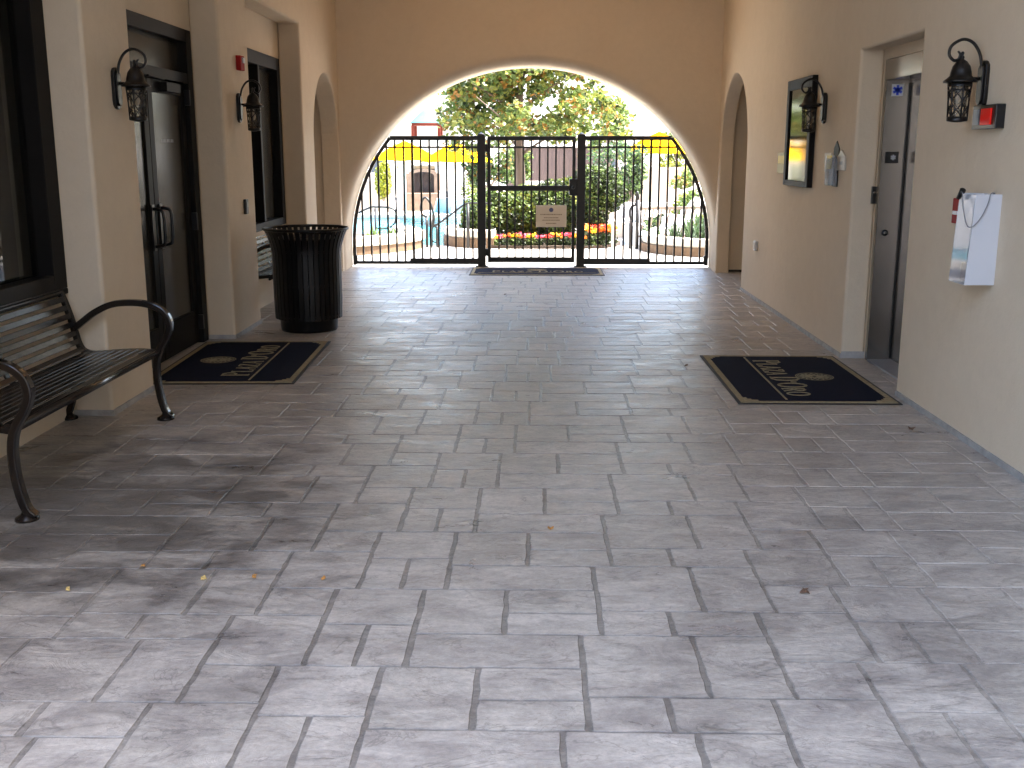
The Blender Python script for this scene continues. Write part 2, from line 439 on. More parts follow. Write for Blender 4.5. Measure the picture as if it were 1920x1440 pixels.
class MB:
    def __init__(s):
        s.bm = bmesh.new()

    def box(s, x0, x1, y0, y1, z0, z1, mi=0):
        v = [s.bm.verts.new(c) for c in ((x0, y0, z0), (x1, y0, z0), (x1, y1, z0), (x0, y1, z0), (x0, y0, z1), (x1, y0, z1), (x1, y1, z1), (x0, y1, z1))]
        for f in ((3, 2, 1, 0), (4, 5, 6, 7), (0, 1, 5, 4), (1, 2, 6, 5), (2, 3, 7, 6), (3, 0, 4, 7)):
            s.bm.faces.new([v[i] for i in f]).material_index = mi
        return s

    def obox(s, c, half, mtx, mi=0):
        vs = []
        for dz in (-1, 1):
            for dx, dy in ((-1, -1), (1, -1), (1, 1), (-1, 1)):
                vs.append(s.bm.verts.new(Vector(c) + mtx @ Vector((dx * half[0], dy * half[1], dz * half[2]))))
        for f in ((3, 2, 1, 0), (4, 5, 6, 7), (0, 1, 5, 4), (1, 2, 6, 5), (2, 3, 7, 6), (3, 0, 4, 7)):
            s.bm.faces.new([vs[i] for i in f]).material_index = mi
        return s

    def bar(s, a, b, w, h=None, mi=0):
        a, b = Vector(a), Vector(b)
        d = b - a
        q = d.to_track_quat('X', 'Z').to_matrix()
        return s.obox((a + b) / 2, (d.length / 2, w / 2, (h or w) / 2), q, mi)

    def tube(s, pts, r, n=8, mi=0, smooth=True):
        P = [Vector(p) for p in pts]
        rs = r if isinstance(r, (list, tuple)) else [r] * len(P)
        rings = []
        up = Vector((0, 0, 1))
        for i, p in enumerate(P):
            t = (P[min(i + 1, len(P) - 1)] - P[max(i - 1, 0)])
            if t.length < 1e-9: t = Vector((0, 0, 1))
            t.normalize()
            if i == 0:
                a = t.cross(up if abs(t.z) < 0.9 else Vector((1, 0, 0))).normalized()
            else:
                a = (a - t * a.dot(t))
                if a.length < 1e-6: a = t.cross(Vector((1, 0, 0)))
                a.normalize()
            b = t.cross(a)
            rings.append([s.bm.verts.new(p + (a * math.cos(2 * math.pi * k / n) + b * math.sin(2 * math.pi * k / n)) * rs[i]) for k in range(n)])
        for i in range(len(P) - 1):
            for k in range(n):
                f = s.bm.faces.new((rings[i][k], rings[i][(k + 1) % n], rings[i + 1][(k + 1) % n], rings[i + 1][k]))
                f.material_index = mi; f.smooth = smooth
        s.bm.faces.new(rings[0][::-1]).material_index = mi
        s.bm.faces.new(rings[-1]).material_index = mi
        return s

    def lathe(s, prof, n=24, c=(0, 0, 0), mi=0, cap=True):
        rings = []
        for r, z in prof:
            rings.append([s.bm.verts.new((c[0] + r * math.cos(2 * math.pi * k / n), c[1] + r * math.sin(2 * math.pi * k / n), c[2] + z)) for k in range(n)])
        for i in range(len(prof) - 1):
            for k in range(n):
                f = s.bm.faces.new((rings[i][k], rings[i][(k + 1) % n], rings[i + 1][(k + 1) % n], rings[i + 1][k]))
                f.material_index = mi; f.smooth = True
        if cap:
            s.bm.faces.new(rings[0][::-1]).material_index = mi
            s.bm.faces.new(rings[-1]).material_index = mi
        return s

    def prism(s, poly, axis, a, b, mi=0):
        """poly in the plane normal to the axis, extruded from a to b"""
        def mk(u, v, w):
            return {'x': (w, u, v), 'y': (u, w, v), 'z': (u, v, w)}[axis]
        A = [s.bm.verts.new(mk(u, v, a)) for u, v in poly]
        B = [s.bm.verts.new(mk(u, v, b)) for u, v in poly]
        s.bm.faces.new(A).material_index = mi
        s.bm.faces.new(B[::-1]).material_index = mi
        n = len(poly)
        for i in range(n):
            s.bm.faces.new((A[i], B[i], B[(i + 1) % n], A[(i + 1) % n])).material_index = mi
        return s

    def strip(s, pts, t, y0, y1, mi=0):
        """bar of thickness t following pts (x,z), spanning y0..y1"""
        P = [Vector((p[0], p[1])) for p in pts]
        L, Rr = [], []
        for i, p in enumerate(P):
            d = P[min(i + 1, len(P) - 1)] - P[max(i - 1, 0)]
            d.normalize()
            nrm = Vector((-d.y, d.x)) * t / 2
            L.append(p + nrm); Rr.append(p - nrm)
        rows = []
        for i in range(len(P)):
            rows.append([s.bm.verts.new((q.x, y, q.y)) for q, y in ((L[i], y0), (L[i], y1), (Rr[i], y1), (Rr[i], y0))])
        for i in range(len(P) - 1):
            for k in range(4):
                f = s.bm.faces.new((rows[i][k], rows[i][(k + 1) % 4], rows[i + 1][(k + 1) % 4], rows[i + 1][k]))
                f.material_index = mi
        s.bm.faces.new(rows[0][::-1]).material_index = mi
        s.bm.faces.new(rows[-1]).material_index = mi
        return s

    def leaf(s, p, size, up=0.0, mi=0, long=1.6):
        """a small folded leaf, two triangles pairs"""
        d = Vector((random.gauss(0, 1), random.gauss(0, 1), random.gauss(0, 1) * 0.7 + up)).normalized()
        e = d.cross(Vector((random.gauss(0, 1), random.gauss(0, 1), random.gauss(0, 1)))).normalized()
        nn = d.cross(e)
        l = size * long / 2; w = size / 2
        p = Vector(p)
        a = s.bm.verts.new(p - d * l); b = s.bm.verts.new(p + e * w + nn * w * 0.35)
        c = s.bm.verts.new(p + d * l); f = s.bm.verts.new(p - e * w + nn * w * 0.35)
        s.bm.faces.new((a, b, c)).material_index = mi
        s.bm.faces.new((a, c, f)).material_index = mi

    def build(s, name, mats, parent=None, loc=None, bevel=0.0, seg=2, smooth=False, rz=0.0, ang=40):
        bmesh.ops.recalc_face_normals(s.bm, faces=s.bm.faces) if not getattr(s, 'norecalc', False) else None
        me = bpy.data.meshes.new(name)
        s.bm.to_mesh(me)
        s.bm.free()
        for m in (mats if isinstance(mats, (list, tuple)) else [mats]):
            me.materials.append(m)
        if smooth:
            for f in me.polygons: f.use_smooth = True
        o = bpy.data.objects.new(name, me)
        COL.objects.link(o)
        if parent: o.parent = parent
        if loc: o.location = loc
        if rz: o.rotation_euler = (0, 0, rz)
        if bevel:
            b = o.modifiers.new('bevel', 'BEVEL')
            b.width = bevel; b.segments = seg; b.limit_method = 'ANGLE'; b.angle_limit = R(ang)
            b.harden_normals = False
        return o

# ------------------------------------------------------------------ main dimensions
XL, XR = -2.59, 2.41          # the two wall planes of the passage
XLB = -2.83                   # back of the left recesses
XRB = 2.59                    # back of the lift recess
YE = 14.45                    # face of the arched end wall
YG = 15.05                    # gate line
ZC = 4.3
Y0 = -1.6
YC = 2.0                      # the passage roof starts here; nearer than that it is open to the sky

# ------------------------------------------------------------------ the ground
def flat(name, x0, x1, y0, y1, z, m, label=None):
    b = MB()
    v = [b.bm.verts.new(c) for c in ((x0, y0, z), (x1, y0, z), (x1, y1, z), (x0, y1, z))]
    b.bm.faces.new(v)
    b.norecalc = True
    o = b.build(name, m)
    o['kind'] = 'structure'
    return o

def passage_floor():
    # one stamp of the ashlar pattern, repeated on a sheared lattice (u across, v towards the viewer)
    S = [(-.31, -.111, 0, .5), (-.31, -.212, .5, 1), (-.212, -.111, .5, 1), (-.111, .0765, 0, .61),
         (.0765, .2795, 0, .33), (.0765, .2795, .33, .61), (-.111, .234, .61, 1),
         (-.4635, -.31, 0, .39), (-.509, -.31, .39, 1),
         (.234, .464, .61, 1.29), (.464, .619, .61, 1.29), (.234, .383, 1.29, 1.61), (.383, .5735, 1.29, 1.61)]
    bm = bmesh.new()
    lay = bm.faces.layers.float.new('rnd')
    hs = 1.59 * math.sqrt(1 + math.tan(PITCH) ** 2)
    YT = 1.59 * (F_PX * (1 + math.tan(PITCH) ** 2) * 0.001215 - math.tan(PITCH))
    D = 1.59 * F_PX * (1 + math.tan(PITCH) ** 2) * 0.000183
    x0b, x1b, y0b, y1b = -3.3, 2.95, Y0, 14.98
    rng = random.Random(3)
    def W(u, v, i, j):
        uu = u - 0.1365 + i * 1.127 - 0.0455 * j
        vv = v - i * 0.10 + j
        return uu * hs, YT - vv * D
    g = 0.0066
    for j in range(-22, 14):
        for i in range(-4, 5):
            for (u0, u1, v0, v1) in S:
                xa, ya = W(u0, v1, i, j)
                xb, yb = W(u1, v0, i, j)
                if xb <= x0b + .02 or xa >= x1b - .02 or yb <= y0b + .02 or ya >= y1b - .02: continue
                xa, xb, ya, yb = max(xa, x0b), min(xb, x1b), max(ya, y0b), min(yb, y1b)
                if xb - xa < .03 or yb - ya < .03: continue
                zt = rng.uniform(-0.0012, 0.0)
                rn = rng.random()
                gg = g * rng.uniform(0.75, 1.25); gy = gg * .62
                # ragged outline
                out = []
                nx = max(2, int((xb - xa) / 0.045)); ny = max(2, int((yb - ya) / 0.045))
                jit = lambda a=0.0032: rng.uniform(-a, a)
                for k in range(nx): out.append((xa + (xb - xa) * k / nx, ya, 0, 1))
                for k in range(ny): out.append((xb, ya + (yb - ya) * k / ny, -1, 0))
                for k in range(nx): out.append((xb - (xb - xa) * k / nx, yb, 0, -1))
                for k in range(ny): out.append((xa, yb - (yb - ya) * k / ny, 1, 0))
                cx, cy = (xa + xb) / 2, (ya + yb) / 2
                def ins(p, d, dy):
                    x, y = p[0], p[1]
                    x = min(max(x, xa + d), xb - d); y = min(max(y, ya + dy), yb - dy)
                    return x, y
                top, low = [], []
                for p in out:
                    jx, jy = jit(), jit()
                    a = ins(p, gg + 0.004, gy + 0.0018); b_ = ins(p, gg, gy)
                    top.append(bm.verts.new((a[0] + jx, a[1] + jy, zt)))
                    low.append(bm.verts.new((b_[0] + jx, b_[1] + jy, -0.0035)))
                f = bm.faces.new(top); f[lay] = rn; f.material_index = 0
                m = len(top)
                for k in range(m):
                    f = bm.faces.new((low[k], low[(k + 1) % m], top[(k + 1) % m], top[k]))
                    f[lay] = rn; f.material_index = 1
                    f.smooth = False
    v = [bm.verts.new(c) for c in ((x0b, y0b, -0.0032), (x1b, y0b, -0.0032), (x1b, y1b, -0.0032), (x0b, y1b, -0.0032))]
    f = bm.faces.new(v); f.material_index = 1; f[lay] = 0.4
    me = bpy.data.meshes.new('passage_floor')
    bm.to_mesh(me); bm.free()
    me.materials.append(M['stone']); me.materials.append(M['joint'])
    o = bpy.data.objects.new('passage_floor', me)
    COL.objects.link(o)
    o['kind'] = 'structure'
passage_floor()
flat('forecourt', -60, 60, -300, Y0 - 0.001, -0.012, M['court'])
flat('patio', -30, 30, 14.985, 18.55, -0.010, M['deck'])
b = MB(); b.box(-30, 30, 18.5, 18.7, -1.2, -0.014); b.build('patio_edge', M['kerbface'])['kind'] = 'structure'
def pool_deck():
    b = MB()
    # deck with the pool cut out, reaching the horizon
    px0, px1, py0, py1 = -16.0, -2.3, 26.0, 44.3
    X0, X1, Y1, Y2 = -700, 700, 18.6, 1500
    for (a, c, d, e) in ((X0, px0, Y1, Y2), (px1, X1, Y1, Y2), (px0, px1, Y1, py0), (px0, px1, py1, Y2)):
        v = [b.bm.verts.new(q) for q in ((a, d, -1.0), (c, d, -1.0), (c, e, -1.0), (a, e, -1.0))]
        b.bm.faces.new(v)
    b.norecalc = True
    b.build('pool_deck', M['deck'])['kind'] = 'structure'
    b = MB(); b.box(px0 - .01, px1 + .01, py0 - .01, py1 + .01, -1.6, -1.09)
    b.build('pool_water', M['water'])['kind'] = 'structure'
    b = MB()
    for (a, c, d, e) in ((px0 - .3, px1 + .3, py1, py1 + .3), (px0 - .3, px1 + .3, py0 - .3, py0), (px1, px1 + .3, py0, py1), (px0 - .3, px0, py0, py1)):
        b.box(a, c, d, e, -1.3, -0.985)
    b.build('pool_coping', M['kerb'])['kind'] = 'structure'
pool_deck()

# ------------------------------------------------------------------ left wall
def arch_pts(cy, r, zs, n=28, rz=None):
    rz = rz or r
    return [(cy - r * math.cos(math.pi * k / n), zs + rz * math.sin(math.pi * k / n)) for k in range(n + 1)]

ZH = 2.95
LW = [(YC, -.1), (3.2, -.1), (3.2, ZH), (6.34, ZH), (6.34, -.1), (7.07, -.1), (7.07, ZH), (9.09, ZH), (9.09, -.1),
      (9.98, -.1), (9.98, ZH), (12.2, ZH), (12.2, -.1), (12.8, -.1)] + arch_pts(13.6, .8, 1.72) + [(14.4, -.1), (14.7, -.1), (14.7, ZC + .1), (YC, ZC + .1)]
b = MB(); b.prism(LW, 'x', XLB, XL)
lwall = b.build('stucco_wall', M['stucco'], bevel=.022, seg=3)
tag(lwall, 'cream stucco wall on the left with tall recesses for doors and windows behind the benches', 'wall')
b = MB()
bx0, bx1 = XLB - .25, XLB
for (y0, y1, z0, z1) in ((YC + .01, 3.5, -.1, ZC), (3.5, 6.32, -.1, .79), (3.5, 6.32, 2.9, ZC), (6.32, 7.12, -.1, ZC), (7.12, 9.03, 2.54, ZC),
                         (9.03, 10.35, -.1, ZC), (10.35, 12.1, -.1, .79), (10.35, 12.1, 2.57, ZC), (12.1, 12.45, -.1, ZC)):
    b.box(bx0, bx1 - .001, y0, y1, z0, z1)
b.build('recess_wall', M['stucco'], lwall)
def baseboard(wall, xs, spans, s):
    b = MB()
    for y0, y1 in spans:
        b.box(min(xs, xs + s * .010), max(xs, xs + s * .010), y0, y1, -.02, .034)
    return b
b = baseboard(lwall, XL, [(YC, 3.18), (6.33, 7.08), (9.08, 9.99), (12.19, 12.78)], 1)
for y in (6.34, 9.09):
    b.box(XLB, XL + .0, y - .010, y - .0005, -.02, .034)
for y in (7.07, 9.98):
    b.box(XLB, XL + .0, y + .0005, y + .010, -.02, .034)
b.build('baseboard', M['base'], lwall)

# near window
b = MB()
def frame_yz(b, x0, x1, y0, y1, z0, z1, t, tb=None, mi=0):
    tb = tb or t
    b.box(x0, x1, y0, y0 + t, z0, z1, mi); b.box(x0, x1, y1 - t, y1, z0, z1, mi)
    b.box(x0, x1, y0 + t, y1 - t, z0, z0 + tb, mi); b.box(x0, x1, y0 + t, y1 - t, z1 - t, z1, mi)
frame_yz(b, XLB - .10, XLB + .03, 3.5, 6.335, .79, 2.92, .17, .09)
b.box(XLB - .10, XLB + .028, 4.72, 4.80, .88, 2.75)
wf = b.build('window', M['bronze'], lwall, bevel=.004, seg=1)
b = MB(); b.box(XLB - .07, XLB - .06, 3.6, 6.2, .86, 2.78); b.build('glass_pane', M['winglass'], wf)
b = MB(); b.box(XLB - .02, XLB + .034, 3.45, 6.33, .755, .79); b.build('window_sill', M['bronze'], wf, bevel=.005, seg=1)
b = MB()
# curtain folds
pts = []
y = 3.55
k = 0
while y < 6.15:
    pts.append((XLB - .32 + .035 * math.sin(k * 1.9) + .012 * math.sin(k * .7), y)); y += .028; k += 1
b.bm.verts.ensure_lookup_table()
lo = [b.bm.verts.new((p[0], p[1], .8)) for p in pts]; hi = [b.bm.verts.new((p[0], p[1], 2.85)) for p in pts]
for i in range(len(pts) - 1):
    b.bm.faces.new((lo[i], lo[i + 1], hi[i + 1], hi[i])).smooth = True
b.norecalc = True
b.build('curtain', M['curtain'], wf)
# window in the second recess
b = MB()
frame_yz(b, XLB - .10, XLB + .03, 10.35, 12.1, .79, 2.57, .13, .08)
b.box(XLB - .10, XLB + .028, 11.15, 11.21, .87, 2.44)
wf2 = b.build('window', M['bronze'], lwall, bevel=.004, seg=1)
b = MB(); b.box(XLB - .07, XLB - .06, 10.45, 12.0, .85, 2.46); b.build('glass_pane', M['doorglass'], wf2)
b = MB(); b.box(XLB - .12, XLB - .112, 10.4, 12.08, .82, 2.5); b.build('roller_blind', M['blind'], wf2)
# dark rooms behind the openings
b = MB()
for y0, y1 in ((3.3, 6.4), (10.2, 12.3)):
    b.box(XLB - 1.6, XLB - 1.5, y0, y1, 0, 3.2); b.box(XLB - 1.5, XLB - .26, y0, y0 + .05, 0, 3.2); b.box(XLB - 1.5, XLB - .26, y1 - .05, y1, 0, 3.2)
    b.box(XLB - 1.5, XLB - .26, y0 + .05, y1 - .05, 3.1, 3.2); b.box(XLB - 1.5, XLB - .26, y0 + .05, y1 - .05, 0, .05)
b.build('room_lining', M['room'], lwall)

# double glass doors
b = MB()
b.box(XLB - .10, XLB + .025, 7.12, 7.18, 0, 2.54); b.box(XLB - .10, XLB + .025, 8.90, 9.03, 0, 2.54)
b.box(XLB - .10, XLB + .025, 7.18, 8.90, 2.44, 2.54); b.box(XLB - .10, XLB + .022, 7.18, 8.90, 2.12, 2.20)
df = b.build('door_frame', M['bronze'], lwall, bevel=.004, seg=1)
b = MB(); b.box(XLB - .06, XLB - .05, 7.18, 8.90, 2.20, 2.44); b.build('transom_pane', M['doorglass'], df)
def door_leaf(y0, y1, hy):
    b = MB()
    x0, x1 = XLB - .06, XLB - .012
    frame_yz(b, x0, x1, y0, y1, .01, 2.115, .095, .27)
    o = b.build('door', M['bronze'], lwall, bevel=.003, seg=1)
    b = MB(); b.box(XLB - .04, XLB - .03, y0 + .09, y1 - .09, .26, 2.03); b.build('glass_pane', M['doorglass'], o)
    b = MB()
    pts = smooth_curve([(x1, hy, 1.17), (x1 + .05, hy, 1.165), (x1 + .085, hy, 1.14), (x1 + .09, hy, 1.03), (x1 + .085, hy, .92), (x1 + .05, hy, .895), (x1, hy, .89)], 5)
    b.tube(pts, .013, 8)
    b.obox((x1 + .008, hy, 1.03), (.006, .03, .17), Matrix.Identity(3))
    b.build('door_handle', M['black'], o)
    return o
d1 = door_leaf(7.185, 8.035, 7.96)
d2 = door_leaf(8.045, 8.895, 8.13)
b = MB()
for k in range(9):
    b.box(XLB - .0298, XLB - .0290, 8.33 + k * .032, 8.33 + k * .032 + random.uniform(.012, .024), 1.655, 1.68)
b.build('etched_lettering', M['grey'], d2)
b = MB(); b.box(XLB - .012, XLB + .05, 8.30, 8.62, 2.03, 2.10); b.bar((XLB + .03, 8.3, 2.115), (XLB + .03, 7.95, 2.125), .02, .012)
b.build('door_closer', M['bronze'], d2, bevel=.004)
b = MB(); b.box(XLB - .012, XLB + .035, 8.875, 8.905, .95, 1.09); b.box(XLB - .012, XLB + .035, 8.875, 8.905, 1.95, 2.07); b.box(XLB - .012, XLB + .035, 8.875, 8.905, .12, .24)
b.build('door_hinge', M['black'], d2, bevel=.003)

# ------------------------------------------------------------------ right wall
RW = [(-11.9, -.1), (7.02, -.1), (7.02, 2.32), (8.33, 2.32), (8.33, -.1), (12.55, -.1)] + arch_pts(13.45, .9, 1.60) + [(14.35, -.1), (14.7, -.1), (14.7, ZC + .1), (-11.9, ZC + .1)]
b = MB(); b.prism(RW, 'x', XR, XRB)
rwall = b.build('stucco_wall', M['stucco'], bevel=.022, seg=3)
tag(rwall, 'cream stucco wall on the right with the lift recess and a white brochure box on it', 'wall')
b = MB()
for (y0, y1, z0, z1) in ((6.8, 7.10, -.1, 2.6), (7.10, 8.27, 2.25, 2.6), (8.27, 8.6, -.1, 2.6)):
    b.box(XRB + .001, XRB + .40, y0, y1, z0, z1)
b.build('recess_wall', M['stucco'], rwall)
b = baseboard(rwall, XR, [(Y0, 7.0), (8.32, 12.53)], -1)
b.box(XR + .0, XRB, 8.33 - .010, 8.33 - .0005, -.02, .05)
b.build('baseboard', M['base'], rwall)
# lift surround and doors, parts of the wall
b = MB()
b.box(XRB - .012, XRB + .36, 8.215, 8.268, .0, 2.10)       # far jamb, its wide face towards the viewer
b.box(XRB - .012, XRB + .36, 7.102, 7.155, .0, 2.10)
b.box(XRB - .012, XRB + .36, 7.102, 8.268, 2.10, 2.245)
lf = b.build('lift_surround', M['steel'], rwall, bevel=.003, seg=1)
b = MB(); b.box(XRB + .163, XRB + .193, 7.155, 7.683, .015, 2.10); b.build('lift_door', M['steel'], rwall)
b = MB(); b.box(XRB + .168, XRB + .198, 7.687, 8.204, .015, 2.10); b.build('lift_door', M['steel'], rwall)
b = MB(); b.box(XRB - .012, XRB + .20, 7.155, 8.215, -.01, .012); b.build('door_sill', M['grey'], rwall, bevel=.002, seg=1)
b = MB(); b.box(XRB + .153, XRB + .165, 8.204, 8.2145, .02, 2.08); b.build('door_gap', M['black'], lf)
def star(b, c, r, y):
    for k in range(3):
        a = k * math.pi / 3 + math.pi / 2
        b.obox((c[0], y, c[1]), (r, .001, r * .26), Matrix.Rotation(a, 3, 'Y'))
b = MB(); b.box(XRB + .03, XRB + .115, 8.2128, 8.2145, 1.985, 2.07); so_ = b.build('star_plate', M['white'], lf)
b = MB(); star(b, (XRB + .0725, 2.0275), .036, 8.2115); b.build('medical_star', M['ems'], so_)
b = MB(); b.box(XRB + .015, XRB + .115, 8.208, 8.2145, 1.50, 1.585); pl = b.build('braille_plate', M['black'], lf, bevel=.002)
b = MB(); star(b, (XRB + .075, 1.5425), .02, 8.2073); b.build('star_mark', M['white'], pl)
b = MB(); b.lathe([(.0, 0), (.024, 0), (.024, .010), (.012, .012)], 16, cap=False)
kh = b.build('key_switch', M['black'], lf, loc=(XRB + .055, 8.2135, .985)); kh.rotation_euler = (R(90), 0, 0)
b = MB(); b.box(XRB + .02, XRB + .09, 8.2132, 8.2148, .93, 1.05); b.build('switch_plate', M['steel'], lf)
# lift call box on the jamb
b = MB(); b.box(-.032, .0, -.03, .0, -.065, .065)
cb = b.build('call_station', M['black'], loc=(XRB - .002, 8.325, 1.262), bevel=.003)
tag(cb, 'small black call box at the edge of the steel lift surround', 'control box')
b = MB(); b.lathe([(.009, 0), (.009, .005), (.006, .006)], 12)
k_ = b.build('button', M['steel'], cb, loc=(-.016, -.030, .02)); k_.rotation_euler = (R(90), 0, 0)

# ------------------------------------------------------------------ arched end wall
AX, AZ, AA, AB = -0.07, 0.31, 2.50, 2.375
RB = .135
def arch_ring(d):
    pts = [(AX - AA - d, -.1), (AX - AA - d, AZ * .5)]
    for k in range(65):
        a = math.pi * k / 64
        nx, nz = -math.cos(a) / AA, math.sin(a) / AB
        L_ = math.hypot(nx, nz)
        pts.append((AX - AA * math.cos(a) + d * nx / L_, AZ + AB * math.sin(a) + d * nz / L_))
    return pts + [(AX + AA + d, AZ * .5), (AX + AA + d, -.1)]
b = MB()
rings = []
steps = [(RB * (1 - math.sin(R(q))), YE + RB * (1 - math.cos(R(q)))) for q in range(0, 91, 10)] + [(0.0, 15.09), (.03, 15.12)]
for d, y in steps:
    rings.append([b.bm.verts.new((x, y, z)) for x, z in arch_ring(d)])
for r in range(len(rings) - 1):
    for k in range(len(rings[0]) - 1):
        b.bm.faces.new((rings[r][k], rings[r][k + 1], rings[r + 1][k + 1], rings[r + 1][k])).smooth = True
for r, y, fl in ((0, YE, 1), (-1, 15.12, -1)):
    o_ = [b.bm.verts.new((x, y, z)) for x, z in ((4.9, -.1), (4.9, ZC + 1.6), (-4.9, ZC + 1.6), (-4.9, -.1))]
    b.bm.faces.new(rings[r] + o_)
    if r == 0: of = o_
    else:
        for k in range(3): b.bm.faces.new((of[k], of[k + 1], o_[k + 1], o_[k]))
ewall = b.build('arched_wall', M['stucco'])
tag(ewall, 'cream stucco end wall pierced by the wide round arch that holds the gate', 'wall')
b = MB(); b.box(AX + AA + .1, 4.0, YE - .008, YE + .01, -.02, .03); b.build('baseboard', M['rubber'], ewall)
# the little side bays behind the two side arches
b = MB()
b.box(-4.9, -4.75, 12.0, 14.44, -.1, ZC); b.box(-4.75, XLB - .001, 12.46, 12.6, -.1, ZC)
b.build('side_bay_wall', M['stucco'], lwall)
b = MB()
b.box(4.75, 4.9, 12.0, 14.44, -.1, ZC); b.box(XRB + .001, 4.75, 12.25, 12.4, -.1, ZC)
b.build('side_bay_wall', M['stucco'], rwall)
for x0, x1 in ((-4.76, -3.31), (2.96, 4.76)):
    b = MB(); b.box(x0, x1, 12.3, 14.6, -.05, -.004); b.build('side_bay_floor', M['joint'])['kind'] = 'structure'
# ceiling, with a square light well over the last bay
WX0, WX1, WY0, WY1 = -1.5, 1.4, 11.2, 13.7
b = MB()
for (x0, x1, y0, y1) in ((-4.9, 4.9, YC, WY0), (-4.9, 4.9, WY1, YE - .002), (-4.9, WX0, WY0, WY1), (WX1, 4.9, WY0, WY1)):
    b.box(x0, x1, y0, y1, ZC, ZC + .25)
ce = b.build('passage_ceiling', M['ceiling'])
tag(ce, 'plain cream stucco ceiling over the passage', 'ceiling')
# storeys above; unseen wings added behind the viewer to shade the open court
b = MB()
ZU = ZC + .26
for (x0, x1, y0, y1) in ((-9, 9, YC + .3, WY0), (-9, 9, WY1, YE - .002), (-9, WX0, WY0, WY1), (WX1, 9, WY0, WY1)):
    b.box(x0, x1, y0, y1, ZU, ZU + 6.2)
b.box(-9, 9, YE - .002, 15.115, ZC + 1.62, ZU + 6.2)
b.box(-9, -4.95, YC, 15.0, -.1, ZU - .01); b.box(-4.94, -4.5, YC, 11.9, -.1, ZU - .01)
b.box(4.95, 9, YC, 15.0, -.1, ZU - .01)
tag(b.build('building_block', M['stucco']), 'upper storeys of the building over and around the passage', 'building')
def block(x0, x1, y0, y1, z0, z1, lab):
    b = MB(); b.box(x0, x1, y0, y1, z0, z1)
    tag(b.build('building_block', M['stucco']), lab, 'building')
block(XRB + .42, 9, -12, YC - .01, 0, 12, 'unseen tall wing added right of the court behind the viewer to shade it')
block(-9, 9, -16, -12.1, 0, 9, 'unseen far wing added behind the viewer to cut off low sky light')
# ------------------------------------------------------------------ wall lanterns
def make_lantern():
    t = empty('wall_lantern')
    b = MB()
    # long oval back plate; local +Y points away from the wall
    out = [(.030 * math.sin(a) , .125 * math.cos(a)) for a in [2 * math.pi * k / 20 for k in range(20)]]
    out = [(max(-.048, min(.048, x * 2.4)), z) for x, z in out]
    b.prism(out, 'y', 0, .022); b.prism([(x * .7, z * .85) for x, z in out], 'y', .0222, .034)
    b.build('back_plate', M['lantern'], t, bevel=.003)
    LX = .135
    b = MB()
    b.tube([(0, .02, .03), (0, LX - .04, .03)], .009, 8)
    pts = smooth_curve([(0, .02, .03), (0, .03, .10), (0, .045, .16), (0, .085, .215), (0, .14, .232), (0, .195, .20), (0, .205, .155), (0, .18, .125), (0, .155, .13), (0, .148, .155), (0, .16, .172)], 6)
    b.tube(pts, [.0085] * (len(pts) - 12) + [.0085 - .0003 * k for k in range(12)], 7)
    b.build('scroll_arm', M['lantern'], t)
    b = MB()
    prof = [(.004, .17), (.010, .163), (.006, .15), (.012, .142), (.010, .13), (.028, .118), (.045, .095), (.053, .065), (.056, .045), (.072, .030), (.088, .018), (.086, .010), (.060, .012)]
    b.lathe(prof[::-1], 20, (0, LX, 0))
    b.build('lantern_cap', M['lantern'], t)
    b = MB()
    rt, rb_, z0, z1 = .060, .050, -.185, .012
    rad = lambda z: rb_ + (rt - rb_) * ((z - z0) / (z1 - z0)) ** 2
    for z, h in ((z1 - .012, .010), (z0 + .008, .010), (-.030, .004)):
        b.lathe([(rad(z) + .004, z - h), (rad(z) + .004, z + h), (rad(z) - .003, z + h), (rad(z) - .003, z - h), (rad(z) + .004, z - h)], 20, (0, LX, 0), cap=False)
    NB = 6
    for k in range(NB):
        a0 = 2 * math.pi * k / NB
        pts = [(rad(z) * math.cos(a0), LX + rad(z) * math.sin(a0), z) for z in (z0, z0 + .1, z1)]
        b.tube(pts, .0045, 6)
        for sgn in (1, -1):
            for half in range(2):
                zz0 = z0 + .012 + half * .083
                p2 = []
                for q in range(9):
                    tt = q / 8
                    a = a0 + math.pi / NB + sgn * (math.pi / NB * .92) * math.cos(math.pi * tt)
                    z = zz0 + .083 * tt
                    p2.append((rad(z) * math.cos(a), LX + rad(z) * math.sin(a), z))
                b.tube(p2, .0034, 5)
    b.lathe([(.0, z0), (.054, z0), (.052, z0 - .006), (.020, z0 - .012), (.0, z0 - .014)], 16, (0, LX, 0), cap=False)
    b.build('filigree_cage', M['lantern'], t)
    b = MB(); b.lathe([(.040, z0 + .01), (.046, .0)], 16, (0, LX, 0), cap=False); b.build('glass_sleeve', M['lampglass'], t)
    b = MB(); b.lathe([(.006, 0), (.012, -.03), (.018, -.06), (.012, -.085), (.002, -.095)], 10, (0, LX, -.01)); b.build('bulb', M['offwhite'], t)
    return t
lan = make_lantern()
spots = [(XR, 6.0, 1.938, R(90), 'black filigree wall lantern above the red strobe and the white brochure box'),
         (XR, 9.23, 1.938, R(90), 'black filigree wall lantern in front of the tall narrow directory case'),
         (XL, 6.76, 1.965, R(-90), 'black filigree wall lantern on the first pier beside the glass doors'),
         (XL, 9.55, 1.955, R(-90), 'black filigree wall lantern on the second pier below the red fire alarm')]
for i, (x, y, z, rz, lab) in enumerate(spots):
    o = lan if i == 0 else copy_tree(lan)
    o.location = (x, y, z); o.rotation_euler = (0, 0, rz)
    tag(o, lab, 'wall lantern', 'wall lanterns along the passage')

